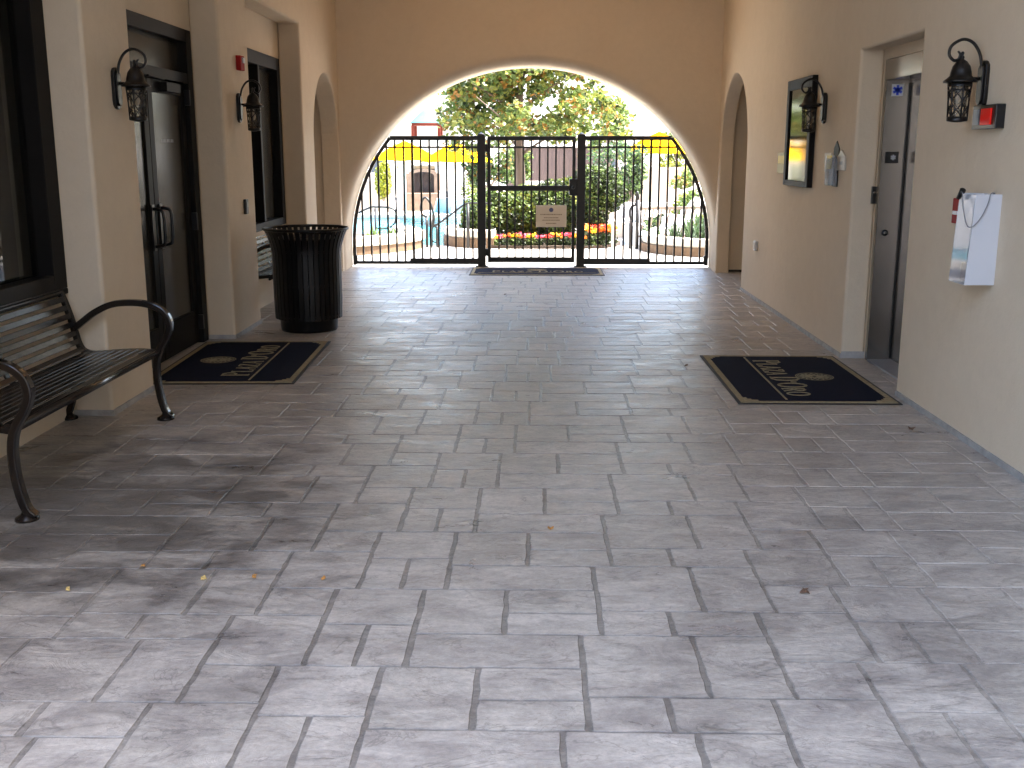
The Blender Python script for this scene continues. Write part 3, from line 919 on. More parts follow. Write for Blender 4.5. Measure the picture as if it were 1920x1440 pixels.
# ------------------------------------------------------------------ small things on the walls
b = MB(); b.box(0, .045, -.062, .062, -.062, .062)
fa = b.build('fire_alarm', M['red'], loc=(XL, 9.62, 2.335), bevel=.006)
tag(fa, 'small red fire alarm high on the second left pier', 'fire alarm')
b = MB(); b.box(.045, .060, -.03, .03, .0, .045); b.build('strobe_lens', M['white'], fa, bevel=.003)
b = MB(); b.box(0, .028, -.035, .035, -.065, .065)
kp = b.build('key_reader', M['black'], loc=(XL, 9.60, 1.105), bevel=.005)
tag(kp, 'small dark card reader low on the second left pier', 'card reader')
b = MB(); b.box(.028, .032, -.02, .02, .0, .04); b.build('reader_face', M['grey'], kp)
# strobe on the right wall
b = MB(); b.box(-.05, 0, -.15, .15, -.062, .062)
sb = b.build('fire_strobe', M['black'], loc=(XR, 5.86, 1.765), bevel=.004)
tag(sb, 'black wall strobe with a square red lens beneath the nearest right lantern', 'fire strobe')
b = MB(); b.box(-.060, -.05, -.105, .02, -.042, .042); b.build('red_lens', M['redlit'], sb, bevel=.002)
b = MB(); b.box(-.054, -.05, .06, .13, -.04, .04); b.build('speaker_grille', M['grey'], sb)
# brochure box: white side panel towards the camera, clear acrylic front
t = empty('brochure_box', (XR, 5.76, 1.135), label='white and clear plastic brochure box hung on the right wall with a looped cord', cat='brochure box')
Wd, Hh, Dp = .105, .235, .155
b = MB()
b.prism([(-Dp, -Hh), (0, -Hh), (0, Hh), (-Dp + .02, Hh)], 'y', -Wd - .004, -Wd)
b.build('side_panel', M['white'], t, bevel=.002)
b = MB()
b.prism([(-Dp, -Hh), (0, -Hh), (0, Hh), (-Dp + .02, Hh)], 'y', Wd, Wd + .004)
b.build('side_panel', M['white'], t, bevel=.002)
b = MB(); b.box(-.006, -.001, -Wd + .001, Wd - .001, -Hh, Hh); b.box(-Dp, -.006, -Wd + .001, Wd - .001, -Hh, -Hh + .005); b.build('back_panel', M['white'], t)
b = MB(); b.obox((-Dp + .009, 0, 0), (.002, Wd - .002, Hh - .002), Matrix.Rotation(-math.atan(.02 / (2 * Hh)) * -1, 3, 'Y')); b.build('clear_front', M['acrylic'], t)
b = MB(); b.box(-.10, -.02, -Wd + .01, Wd - .01, -Hh + .006, -Hh + .10); b.box(-.07, -.01, -Wd + .02, Wd - .02, -Hh + .1, -Hh + .17); b.build('leaflets', M['grey'], t)
b = MB()
pts = smooth_curve([(-.03, -.08, Hh + .004), (-.06, -.108, Hh + .004), (-.075, -.115, Hh - .05), (-.105, -.116, Hh - .12), (-.145, -.114, Hh - .165), (-.165, -.09, Hh - .15), (-.165, -.02, Hh - .05), (-.155, .02, Hh + .012)], 6)
b.tube(pts, .0032, 6); b.build('pen_cord', M['grey'], t)
b = MB(); b.tube([(-.155, .02, Hh + .02), (-.16, .06, Hh - .025)], [.016, .012], 8); b.build('pen_clip', M['black'], t)
# red fire pull behind the box
b = MB(); b.box(-.045, 0, -.055, .055, -.07, .07)
fp = b.build('fire_pull_station', M['red'], loc=(XR, 6.14, 1.26), bevel=.005)
tag(fp, 'red fire pull station half hidden behind the white brochure box', 'fire alarm')
b = MB(); b.box(-.052, -.045, -.03, .03, -.02, .0); b.build('pull_bar', M['white'], fp)
# directory case
t = empty('directory_case', (XR, 9.98, 1.75), label='tall narrow dark framed case with reflecting glass on the right wall', cat='display case')
b = MB(); frame_yz(b, -.05, 0, -.46, .46, -.475, .475, .09, .05); b.build('case_frame', M['bronze'], t, bevel=.006)
b = MB(); b.box(-.035, -.03, -.38, .38, -.43, .43); b.build('case_glass', M['mirror'], t)
# plaques and brochure holder beyond
b = MB(); b.box(-.012, 0, -.16, .16, -.10, .10)
o = b.build('wall_plaque', M['olive'], loc=(XR, 10.72, 1.475), bevel=.003); tag(o, 'pale yellow plaque on the right wall beyond the tall directory case', 'plaque')
b = MB(); b.box(-.0145, -.012, -.13, .13, -.005, .07); b.build('plaque_print', M['yellow'], o)
b = MB(); b.box(-.014, 0, -.10, .10, -.075, .075)
o = b.build('wall_plaque', M['offwhite'], loc=(XR, 9.02, 1.50), bevel=.003); tag(o, 'small cream plaque with a grey mark between the directory case and the leaflet holder', 'plaque')
b = MB(); b.box(-.017, -.014, -.03, .04, -.03, .03); b.build('plaque_print', M['grey'], o)
b = MB(); b.prism([(-.11, -.075), (.11, -.075), (.11, .03), (0, .085), (-.11, .03)], 'x', -.014, 0)
o = b.build('wall_plaque', M['offwhite'], loc=(XR, 8.63, 1.515), bevel=.003); tag(o, 'small cream gabled plaque with a dark mark nearest the lift recess', 'plaque')
b = MB(); b.box(-.017, -.014, -.05, .03, -.03, -.005); b.build('plaque_print', M['grey'], o)
t = empty('leaflet_holder', (XR, 8.80, 1.48), label='clear leaflet holder with a yellow leaflet and a pointed back on the right wall', cat='leaflet holder')
b = MB(); b.prism([(-.075, -.17), (.075, -.17), (.075, .13), (0, .19), (-.075, .13)], 'x', -.008, 0); b.build('back_plate', M['bronze'], t, bevel=.002)
b = MB(); b.box(-.07, -.066, -.07, .07, -.16, .05); b.box(-.066, -.008, -.07, -.066, -.16, .06); b.box(-.066, -.008, .066, .07, -.16, .06); b.build('clear_pocket', M['acrylic'], t)
b = MB(); b.box(-.062, -.054, -.06, .06, -.03, .075); b.build('yellow_leaflet', M['yellow'], t)
b = MB(); b.box(-.040, -.034, -.058, .058, -.155, .075); b.build('white_leaflet', M['white'], t)
# little white box low on the wall
b = MB(); b.box(-.035, 0, -.055, .055, -.055, .055)
o = b.build('outlet_cover', M['white'], loc=(XR, 11.72, .585), bevel=.012, seg=3); tag(o, 'small white outlet cover low on the right wall near the side arch', 'outlet cover')
b = MB(); b.box(-.039, -.035, -.035, .035, -.035, .035); b.build('cover_lid', M['offwhite'], o, bevel=.002)
# brown panel edge at the very right of the frame
t = empty('notice_board', (XR, 4.985, 1.355), label='brown wooden notice board edge at the far right of the frame', cat='notice board')
b = MB(); frame_yz(b, -.022, 0, -.25, .345, -.10, .055, .02, .02); b.build('board_frame', mat('brown_wood', (0.13, .06, .03), .5, var=.3), t, bevel=.002)
b = MB(); b.box(-.012, 0, -.228, .322, -.078, .033); b.build('board_panel', M['olive'], t)

# ------------------------------------------------------------------ benches
def make_bench():
    """origin under the middle of the front legs; local x = depth (back is -x), y = length"""
    t = empty('metal_bench')
    HL = .905
    leg = smooth_curve([(.055, .012), (.02, .05), (-.005, .14), (-.018, .26), (-.012, .36), (.012, .43), (.055, .50), (.078, .565), (.068, .625), (.025, .675), (-.05, .703), (-.15, .712), (-.26, .700), (-.36, .655), (-.43, .605), (-.495, .555)], 4)
    back = smooth_curve([(.0, .405), (-.10, .418), (-.25, .412), (-.38, .402), (-.445, .418), (-.475, .46), (-.492, .53), (-.512, .62), (-.545, .73), (-.580, .82), (-.605, .845), (-.64, .835)], 4)
    rear = smooth_curve([(-.43, .40), (-.475, .32), (-.52, .20), (-.55, .10), (-.585, .012)], 4)
    for y in (-HL, HL):
        b = MB(); b.strip(leg, .038, y - .024, y + .024)
        b.build('arm_and_front_leg', M['benchgloss'], t, bevel=.007, seg=2)
        b = MB(); b.strip(back, .032, y - .022, y + .022); b.strip(rear, .034, y - .022, y + .022)
        b.build('side_frame', M['bench'], t, bevel=.006, seg=2)
        for x in (.015, -.575):
            b = MB(); b.lathe([(.052, 0), (.050, .012), (.026, .026), (.018, .04)], 14, (x, y, 0))
            b.build('foot_pad', M['bench'], t)
    def along(curve, n, start, end):
        L = [0]
        for i in range(1, len(curve)): L.append(L[-1] + (Vector(curve[i]) - Vector(curve[i - 1])).length)
        res = []
        for k in range(n):
            s = L[-1] * (start + (end - start) * k / (n - 1))
            for i in range(1, len(L)):
                if L[i] >= s:
                    f = (s - L[i - 1]) / (L[i] - L[i - 1])
                    p = Vector(curve[i - 1]).lerp(Vector(curve[i]), f)
                    d = (Vector(curve[i]) - Vector(curve[i - 1])).normalized()
                    res.append((p, d)); break
        return res
    bc = smooth_curve([(-.445, .418), (-.475, .46), (-.492, .53), (-.512, .62), (-.545, .73), (-.580, .82), (-.605, .845)], 6)
    sc = smooth_curve([(-.03, .424), (-.10, .430), (-.25, .424), (-.38, .414), (-.42, .416)], 6)
    b = MB()
    for p, d in along(bc, 9, .05, .95):
        a = math.atan2(d.y, d.x)
        b.obox((p.x + .012, 0, p.y), (.0165, HL - .02, .004), Matrix.Rotation(-a, 3, 'Y'))
    b.build('back_slats', M['bench'], t, bevel=.003, seg=2)
    b = MB()
    for p, d in along(sc, 9, .02, .98):
        a = math.atan2(d.y, d.x)
        b.obox((p.x, 0, p.y + .002), (.0185, HL - .02, .004), Matrix.Rotation(-a, 3, 'Y'))
    b.build('seat_slats', M['bench'], t, bevel=.003, seg=2)
    b = MB(); b.tube([(.004, -HL + .01, .418), (.004, HL - .01, .418)], .021, 14); b.build('front_roll', M['benchgloss'], t)
    b = MB()
    b.strip(back[:-6], .012, -.02, .02); b.tube([(-.25, -HL, .385), (-.25, HL, .385)], .014, 8)
    b.build('centre_brace', M['bench'], t)
    return t
bn = make_bench()
bn.location = (-2.25, 5.345, 0)
tag(bn, 'dark brown slatted metal bench with looped arms in the left foreground', 'bench', 'metal benches along the left wall')
b2 = copy_tree(bn); b2.location = (-2.30, 11.12, 0)
tag(b2, 'dark slatted metal bench mostly hidden behind the litter bin', 'bench', 'metal benches along the left wall')

# ------------------------------------------------------------------ litter bin
t = empty('litter_bin', (-2.055, 9.62, 0), label='round black slatted litter bin with a flared rim by the left wall', cat='litter bin')
b = MB()
prof = smooth_curve([(.300, .115), (.306, .30), (.306, .55), (.308, .68), (.318, .76), (.345, .85), (.368, .905)], 3)
NB = 40
for k in range(NB):
    a = 2 * math.pi * k / NB
    ca, sa = math.cos(a), math.sin(a)
    ring = []
    for p in prof:
        w = .0195
        pts = []
        for dr, dw in ((0, -w), (0, w), (-.008, w), (-.008, -w)):
            r = p[0] + dr
            pts.append(b.bm.verts.new((r * ca - dw * sa, r * sa + dw * ca, p[1])))
        ring.append(pts)
    for i in range(len(ring) - 1):
        for q in range(4):
            b.bm.faces.new((ring[i][q], ring[i][(q + 1) % 4], ring[i + 1][(q + 1) % 4], ring[i + 1][q]))
b.build('slatted_body', M['can'], t)
b = MB()
def torus(b, R_, r_, z, n=40, m=8):
    rings = []
    for k in range(n):
        a = 2 * math.pi * k / n
        rings.append([b.bm.verts.new(((R_ + r_ * math.cos(q)) * math.cos(a), (R_ + r_ * math.cos(q)) * math.sin(a), z + r_ * math.sin(q))) for q in [2 * math.pi * j / m for j in range(m)]])
    for k in range(n):
        for j in range(m):
            f = b.bm.faces.new((rings[k][j], rings[(k + 1) % n][j], rings[(k + 1) % n][(j + 1) % m], rings[k][(j + 1) % m])); f.smooth = True
torus(b, .370, .013, .912); b.build('top_rim', M['can'], t)
b = MB(); torus(b, .297, .010, .72); torus(b, .292, .010, .14); torus(b, .292, .009, .42); b.build('band', M['can'], t)
b = MB(); b.lathe([(.25, .0), (.255, .02), (.26, .10), (.275, .12)], 32); b.build('base', M['can'], t)
b = MB(); b.lathe([(.27, .12), (.28, .80), (.292, .815), (.275, .825), (.265, .80), (.255, .14)], 32, cap=False); b.build('liner', M['liner'], t)
b = MB(); b.lathe([(.275, .824), (.235, .845), (.15, .80), (.10, .74)], 32, cap=False); b.build('funnel_lid', M['can'], t)

# ------------------------------------------------------------------ door mats with lettering
GL = {  # stroke letters in a 0..w by 0..1 cell: list of polylines, thick flag
 'P': (.62, [((.10, 0), (.10, 1), 1), ((.0, 0), (.26, 0), 0), ((.0, 1), (.12, 1), 0)], [[(.10, 1), (.38, 1), (.55, .88), (.55, .66), (.38, .52), (.10, .52)]]),
 'L': (.58, [((.10, 0), (.10, 1), 1), ((.0, 1), (.24, 1), 0), ((.0, 0), (.50, 0), 0), ((.50, 0), (.54, .22), 0)], []),
 'A': (.74, [((.06, 0), (.36, 1), 0), ((.36, 1), (.64, 0), 1), ((.18, .36), (.52, .36), 0), ((.0, 0), (.16, 0), 0), ((.52, 0), (.74, 0), 0)], []),
 'Z': (.62, [((.04, 1), (.54, 1), 0), ((.54, 1), (.04, 0), 1), ((.04, 0), (.56, 0), 0), ((.04, 1), (.02, .80), 0), ((.56, 0), (.59, .22), 0)], []),
 'D': (.76, [((.10, 0), (.10, 1), 1)], [[(.0, 1), (.34, 1), (.58, .86), (.68, .50), (.58, .14), (.34, 0), (.0, 0)]]),
 "'": (.22, [((.10, 1), (.06, .74), 1)], []),
 'O': (.84, [], [[(.40 + .36 * math.cos(a), .5 + .5 * math.sin(a)) for a in [2 * math.pi * k / 18 for k in range(19)]]]),
 'R': (.72, [((.10, 0), (.10, 1), 1), ((.0, 0), (.24, 0), 0), ((.0, 1), (.12, 1), 0), ((.30, .50), (.62, 0), 1), ((.62, 0), (.72, 0), 0)], [[(.10, 1), (.36, 1), (.50, .88), (.50, .66), (.36, .52), (.10, .52)]]),
 ' ': (.30, [], [])}
def lettering(b, text, x, y, h, z, sx=1.0, big=1.0):
    """small capitals: the first letter of each word is taller"""
    first = True
    for ch in text:
        w, lines, polys = GL[ch]
        hh = h * (big if (first and ch != ' ') else 1.0)
        tk, tn = hh * .13, hh * .055
        for a, c, th in lines:
            A = Vector((x + a[0] * hh * sx, y + a[1] * hh, z)); C = Vector((x + c[0] * hh * sx, y + c[1] * hh, z))
            b.bar(A, C, tk if th else tn, .003)
        for pl in polys:
            for i in range(len(pl) - 1):
                A = Vector((x + pl[i][0] * hh * sx, y + pl[i][1] * hh, z)); C = Vector((x + pl[i + 1][0] * hh * sx, y + pl[i + 1][1] * hh, z))
                dd = abs((C - A).normalized().y)
                e = (C - A).normalized() * tn * .4
                b.bar(A - e, C + e, tn + (tk - tn) * dd, .003)
        x += (w * sx + .13) * hh
        first = ch in " '"
        if ch == "'": first = True
    return x
def text_width(text, h, sx, big):
    bb = MB(); w = lettering(bb, text, 0, 0, h, 0, sx, big); bb.bm.free(); return w
def make_mat(name, W_, H_, loc, rz, label, emby=.17, base=-.15, lh=.147, emr=.135):
    t = empty(name, loc, rz, label, 'door mat', 'door mats of the passage')
    b = MB(); b.box(-W_ / 2, W_ / 2, -H_ / 2, H_ / 2, 0, .006); b.build('rubber_backing', M['rubber'], t, bevel=.003)
    b = MB()
    e, bw = .022, .036
    x1, y1 = W_ / 2 - e, H_ / 2 - e
    b.box(-x1, x1, -y1, -y1 + bw, .004, .010); b.box(-x1, x1, y1 - bw, y1, .004, .010)
    b.box(-x1, -x1 + bw, -y1 + bw, y1 - bw, .004, .010); b.box(x1 - bw, x1, -y1 + bw, y1 - bw, .004, .010)
    for sx in (-1, 1):
        for sy in (-1, 1):
            cx, cy = sx * (x1 - bw), sy * (y1 - bw)
            for k in range(3):
                ex = [.10, .06, .03][k]; ey = [.022, .045, .085][k]
                xa, xb = sorted((cx, cx - sx * ex)); ya, yb = sorted((cy, cy - sy * ey))
                b.box(xa, xb, ya, yb, .0085, .0100 + .0004 * (k + 1))
    b.build('tan_border', M['tan'], t)
    b = MB(); b.box(-x1 + bw - .002, x1 - bw + .002, -y1 + bw - .002, y1 - bw + .002, .004, .009); b.build('navy_field', M['navy'], t)
    b = MB()
    c = (0.0, emby)
    def disc(r0, r1, z, n=32):
        for k in range(n):
            a, a2 = 2 * math.pi * k / n, 2 * math.pi * (k + 1) / n
            vs = [b.bm.verts.new((c[0] + r * math.cos(q), c[1] + r * math.sin(q), z)) for r, q in ((r0, a), (r1, a), (r1, a2), (r0, a2))]
            b.bm.faces.new(vs)
    disc(emr * .93, emr, .0112); disc(emr * .84, emr * .89, .0112); disc(emr * .10, emr * .20, .0112); disc(emr * .44, emr * .50, .0114)
    for k in range(16):
        a = 2 * math.pi * k / 16
        p = lambda r, q: (c[0] + r * math.cos(q), c[1] + r * math.sin(q), .0112)
        for s_ in (-1, 1):
            for i in range(4):
                r0 = emr * (.22 + .15 * i); r1 = emr * (.22 + .15 * (i + 1))
                b.bar(p(r0, a + s_ * .20 * i / 1.0 * .5), p(r1, a + s_ * .20 * (i + 1) * .5), emr * .045, .002)
    b.build('round_emblem', M['tan'], t)
    b = MB()
    tw = text_width("PLAZA D'ORO", lh, .9, 1.28)
    lettering(b, "PLAZA D'ORO", -tw / 2 + .02, base, lh, .0112, .9, 1.28)
    b.build('lettering', M['tan'], t)
    b = MB(); b.box(-W_ * .44, W_ * .44, base - .050, base - .037, .009, .0118); b.build('underline', M['tan'], t)
    return t
make_mat('door_mat', 1.66, 1.05, (1.835, 7.545, 0.0), R(-90), 'navy mat with a tan border and gold lettering in front of the steel lift')
make_mat('door_mat', 1.70, 1.06, (-2.235, 8.085, 0.0), R(90 + 2.0), 'navy mat with a tan border and gold lettering before the left glass doors', emby=.21)
make_mat('door_mat', 1.78, .90, (.025, 14.40, 0.0), 0.0, 'navy mat with a tan border lying right under the black gate', emby=.13)

# ------------------------------------------------------------------ gate and its side fences
gx = {'p1': -.745, 'p2': .632}
FA, FB = AA - .035, AB - .035
def ell_z(x, a=FA, bb=FB):
    q = 1 - ((x - AX) / a) ** 2
    return AZ + bb * math.sqrt(q) if q > 0 else AZ
ZT, ZR, ZB = 1.765, 1.640, .055
def side_fence(s, label):
    """s=-1 left, +1 right"""
    t = empty('iron_fence', (0, YG, 0), label=label, cat='fence')
    post = gx['p1'] if s < 0 else gx['p2']
    # the curved outer bar follows the arch
    xa = AX + s * FA
    pts = [(xa, 0, .02), (xa, 0, AZ)]
    th = 0
    while True:
        th += R(3)
        z = AZ + FB * math.sin(th)
        if z > ZT: break
        pts.append((AX + s * FA * math.cos(th), 0, z))
    thT = math.asin((ZT - AZ) / FB)
    xt = AX + s * FA * math.cos(thT)
    pts.append((xt, 0, ZT))
    b = MB()
    for i in range(len(pts) - 1):
        b.bar(pts[i], pts[i + 1], .045, .045)
    b.bar((xa - s * .01, 0, ZB), (xa - s * .01, 0, ZB + .10), .06, .06)
    b.build('curved_frame', M['iron'], t, bevel=.003, seg=1)
    xi = post - s * -.06
    b = MB()
    lo, hi = sorted((xt, post + s * .05)); b.box(lo, hi, -.02, .02, ZT - .032, ZT + .026)
    b.build('top_rail', M['iron'], t, bevel=.002, seg=1); b = MB()
    def xe(z): return AX + s * FA * math.sqrt(max(0, 1 - ((z - AZ) / FB) ** 2))
    lo, hi = sorted((xe(ZR), post + s * .05)); b.box(lo, hi, -.013, .013, ZR - .013, ZR + .013)
    b.build('second_rail', M['iron'], t); b = MB()
    lo, hi = sorted((xa, post + s * .05)); b.box(lo, hi, -.02, .02, ZB - .022, ZB + .022)
    lo, hi = sorted((s * 1.0 * (1.755 if s < 0 else 1.61), post + s * .05)); b.box(lo, hi, -.024, .024, ZB + .0, ZB + .062)
    b.build('bottom_rail', M['iron'], t, bevel=.002, seg=1)
    pitch = .1185
    x = post + s * .125
    k = 0
    while abs(x - AX) < FA - .06:
        thick = (k == 7)
        w = .0155 if not thick else .021
        zt = min(ZT, ell_z(x) - .0)
        b = MB(); b.box(x - w * .8, x + w * .8, -w * .8, w * .8, ZB, zt)
        b.build('picket', M['iron'], t)
        x += s * pitch; k += 1
    return t
side_fence(-1, 'black iron fence panel filling the arch left of the gate')
side_fence(1, 'black iron fence panel filling the arch right of the gate')
for x, lab in ((gx['p1'], 'black square gate post on the hinge side left of the gate'), (gx['p2'], 'black square gate post on the latch side right of the gate')):
    t = empty('gate_post', (x, YG, 0), label=lab, cat='post', group='the two gate posts')
    b = MB(); b.box(-.056, .056, -.05, .05, 0, 1.80); b.build('post_shaft', M['iron'], t, bevel=.004)
    b = MB(); b.lathe([(.065, 1.80), (.063, 1.812), (.03, 1.83), (.002, 1.842)], 4); o = b.build('post_cap', M['iron'], t); o.rotation_euler = (0, 0, R(45))
    b = MB(); b.box(-.085, .085, -.075, .075, -.002, .012); b.build('base_plate', M['iron'], t, bevel=.003)
t = empty('iron_gate', (0, YG, 0), label='black iron pedestrian gate in the middle of the arch carrying a cream sign', cat='gate')
g0, g1 = gx['p1'] + .083, gx['p2'] - .080
b = MB()
b.box(g0, g0 + .045, -.022, .022, .06, ZT + .02); b.box(g1 - .045, g1, -.022, .022, .06, ZT + .02)
b.box(g0 + .045, g1 - .045, -.02, .02, ZT - .034, ZT + .022); b.box(g0 + .045, g1 - .045, -.013, .013, ZR - .013, ZR + .013)
b.box(g0 + .045, g1 - .045, -.024, .024, 1.05, 1.122); b.box(g0 + .045, g1 - .045, -.022, .022, .062, .135)
b.build('gate_frame', M['iron'], t, bevel=.003, seg=1)
npk = 10
for k in range(1, npk):
    x = g0 + .045 + (g1 - g0 - .09) * k / npk
    b = MB(); b.box(x - .0115, x + .0115, -.0115, .0115, .13, ZT); b.build('picket', M['iron'], t)
for z in (.20, 1.63):
    b = MB(); b.box(g0 - .035, g0 + .02, -.03, .03, z - .05, z + .05); b.build('hinge', M['iron'], t, bevel=.005)
b = MB(); b.box(g1 - .085, g1 + .035, -.045, .05, .985, 1.215); lb = b.build('latch_box', M['iron'], t, bevel=.018, seg=3)
b = MB(); b.lathe([(.022, 0), (.024, .03), (.014, .045)], 14); kn = b.build('knob', M['black'], lb, loc=(g1 - .03, -.045, 1.10)); kn.rotation_euler = (R(90), 0, 0)
t = empty('gate_sign', (.222, YG - .030, .706), label='cream rectangular sign with a blue round emblem on the gate pickets', cat='sign')
b = MB(); b.box(-.212, .212, -.005, .004, -.150, .150); b.build('sign_board', M['signface'], t, bevel=.002)
b = MB(); b.lathe([(.030, 0), (.030, .0015)], 20); o = b.build('blue_emblem', M['signblue'], t, loc=(0, -.005, .085)); o.rotation_euler = (R(90), 0, 0)
b = MB()
for row, (z, hw) in enumerate(((.022, .15), (-.022, .10), (-.056, .12), (-.10, .07))):
    x = -hw
    while x < hw:
        w = random.uniform(.006, .014); b.box(x, x + w, -.0065, -.005, z - .007, z + .007); x += w + .005
b.build('print', M['signgold'], t)

# ------------------------------------------------------------------ outside: planters, plants, tree
def curved_wall(name, label, path, w, zbase, ztop, cap=.12, group=None):
    t = empty(name, (0, 0, 0), label=label, cat='planter wall', group=group)
    t.location = (path[0][0], path[0][1], 0)
    ox, oy = path[0][0], path[0][1]
    P = [Vector((p[0] - ox, p[1] - oy)) for p in (smooth_curve([(a, c, 0) for a, c in path], 6))]
    def sweep(b, off0, off1, z0, z1):
        rows = []
        for i, p in enumerate(P):
            d = (P[min(i + 1, len(P) - 1)] - P[max(i - 1, 0)]).normalized(); nn = Vector((-d.y, d.x))
            a, c = p + nn * off0, p + nn * off1
            rows.append([b.bm.verts.new(q) for q in ((a.x, a.y, z0), (a.x, a.y, z1), (c.x, c.y, z1), (c.x, c.y, z0))])
        for i in range(len(P) - 1):
            for k in range(4):
                b.bm.faces.new((rows[i][k], rows[i][(k + 1) % 4], rows[i + 1][(k + 1) % 4], rows[i + 1][k]))
        b.bm.faces.new(rows[0][::-1]); b.bm.faces.new(rows[-1])
    b = MB(); sweep(b, 0, w, zbase, ztop - cap); b.build('wall_face', M['kerbface'], t)
    b = MB(); sweep(b, -.035, w + .035, ztop - cap, ztop); b.build('wall_cap', M['kerb'], t, bevel=.02, seg=2)
    return t
curved_wall('planter_wall', 'low curved planter wall with a pale cap outside left of the gate', [(-7, 15.6), (-4.0, 16.2), (-2.78, 16.74), (-2.25, 17.25), (-1.93, 17.9), (-1.95, 18.6), (-2.3, 19.6)], .28, -.02, .265, .135, 'low planter walls beyond the gate')
curved_wall('planter_wall', 'low curved planter wall holding the left end of the round hedge bed', [(-.70, 17.98), (-1.02, 18.05), (-1.42, 18.35), (-1.62, 18.9), (-1.55, 19.6)], -.28, -.02, .29, .14, 'low planter walls beyond the gate')
curved_wall('planter_wall', 'low curved planter wall with a pale cap outside right of the gate', [(7, 15.4), (4.0, 16.0), (2.59, 16.52), (2.05, 16.95), (1.76, 17.6), (1.80, 18.4), (2.1, 19.4)], -.28, -.02, .26, .135, 'low planter walls beyond the gate')
def soil(poly, z0, z1, name='planting_soil'):
    b = MB(); b.prism(poly, 'z', z0, z1); o = b.build(name, M['soil']); o['kind'] = 'structure'
soil([(-7, 15.9), (-4, 16.5), (-2.9, 17.0), (-2.3, 17.8), (-2.3, 19.4), (-7, 19.4)], -.9, .13)
soil([(7, 15.7), (4, 16.3), (2.7, 16.8), (2.15, 17.5), (2.2, 19.3), (7, 19.3)], -.9, .12)
soil([(-.75, 17.98), (-.2, 17.93), (.6, 17.94), (1.10, 18.02), (1.36, 18.3), (1.5, 18.9), (1.3, 20.2), (.6, 21.4), (-.6, 21.4), (-1.3, 20.4), (-1.32, 19.2), (-1.1, 18.4)], -1.0, .045)

def foliage(blobs, n, size, mis, up=0.0, shell=.55, zmin=None, long=1.6):
    """leaves spread through a union of blobs (cx,cy,cz,rx,ry,rz)"""
    b = MB()
    vol = [bb[3] * bb[4] * bb[5] for bb in blobs]
    clumps = {}
    for _ in range(n):
        bb = random.choices(blobs, vol)[0]
        d = Vector((random.gauss(0, 1), random.gauss(0, 1), random.gauss(0, 1))).normalized()
        r = random.random() ** (shell / 1.6)
        p = Vector((bb[0] + d.x * r * bb[3], bb[1] + d.y * r * bb[4], bb[2] + d.z * r * bb[5]))
        if zmin is not None and p.z < zmin: p.z = zmin + random.random() * .1
        key = (round(p.x / (bb[3] * .45)), round(p.y / (bb[4] * .45)), round(p.z / (bb[5] * .45)))
        if key not in clumps: clumps[key] = random.choices(range(len(mis)), [w for _, w in mis])[0]
        mi = clumps[key] if random.random() < .6 else random.choices(range(len(mis)), [w for _, w in mis])[0]
        b.leaf(p, size * random.uniform(.6, 1.3), up, mi, long)
    b.norecalc = True
    return b, [M[k] for k, _ in mis]

def tree(name, label, cat, base, trunk, limbs, blobs, n, size, mis, group=None, tm='trunk', long=1.5):
    t = empty(name, base, label=label, cat=cat, group=group)
    b = MB(); b.tube(smooth_curve([p[:3] for p in trunk], 3), [r for r in [trunk[0][3] + (trunk[-1][3] - trunk[0][3]) * k / (3 * (len(trunk) - 1)) for k in range(3 * (len(trunk) - 1) + 1)]], 9)
    for l in limbs:
        c = smooth_curve([p[:3] for p in l], 3)
        b.tube(c, [l[0][3] + (l[-1][3] - l[0][3]) * k / (len(c) - 1) for k in range(len(c))], 6)
    b.build('trunk', M[tm], t)
    b, ms = foliage(blobs, n, size, mis, long=long)
    b.build('crown', ms, t)
    return t
# the large-leaved tree behind the hedge
rr = random.Random(5)
blobs = []
for k in range(185):
    a = rr.uniform(0, 2 * math.pi); h = rr.uniform(1.85, 4.2)
    R_ = (1.85 if h < 2.4 else 1.85 - (h - 2.4) * .62) * rr.random() ** .5
    blobs.append((R_ * math.cos(a) + .22, R_ * math.sin(a) * .8, h, rr.uniform(.20, .36), rr.uniform(.2, .36), rr.uniform(.14, .26)))
blobs += [(-1.15, -.3, 1.72, .32, .3, .2), (-.9, .2, 1.6, .25, .2, .15)]
limbs = []
for k in range(16):
    a = k * 2 * math.pi / 16 * 5 + .3; h = 1.5 + k * .13
    L_ = 1.7 * (1 - k / 26)
    limbs.append([(0, 0, h, .030), (L_ * .35 * math.cos(a), L_ * .35 * math.sin(a), h + .35, .020), (L_ * math.cos(a), L_ * math.sin(a), h + .75, .006)])
tree('magnolia_tree', 'large leaved tree turning orange behind the flower bed, its crown filling the arch', 'tree', (-.30, 20.6, 0.0),
     [(0, 0, 0, .135), (.02, 0, .9, .125), (-.02, 0, 1.9, .09), (.03, .02, 3.2, .04), (.0, .0, 4.3, .025)], limbs, blobs, 15500, .080,
     [('leaf', 7), ('leafy', 6), ('leafo', 1.8), ('leafd', .6)])
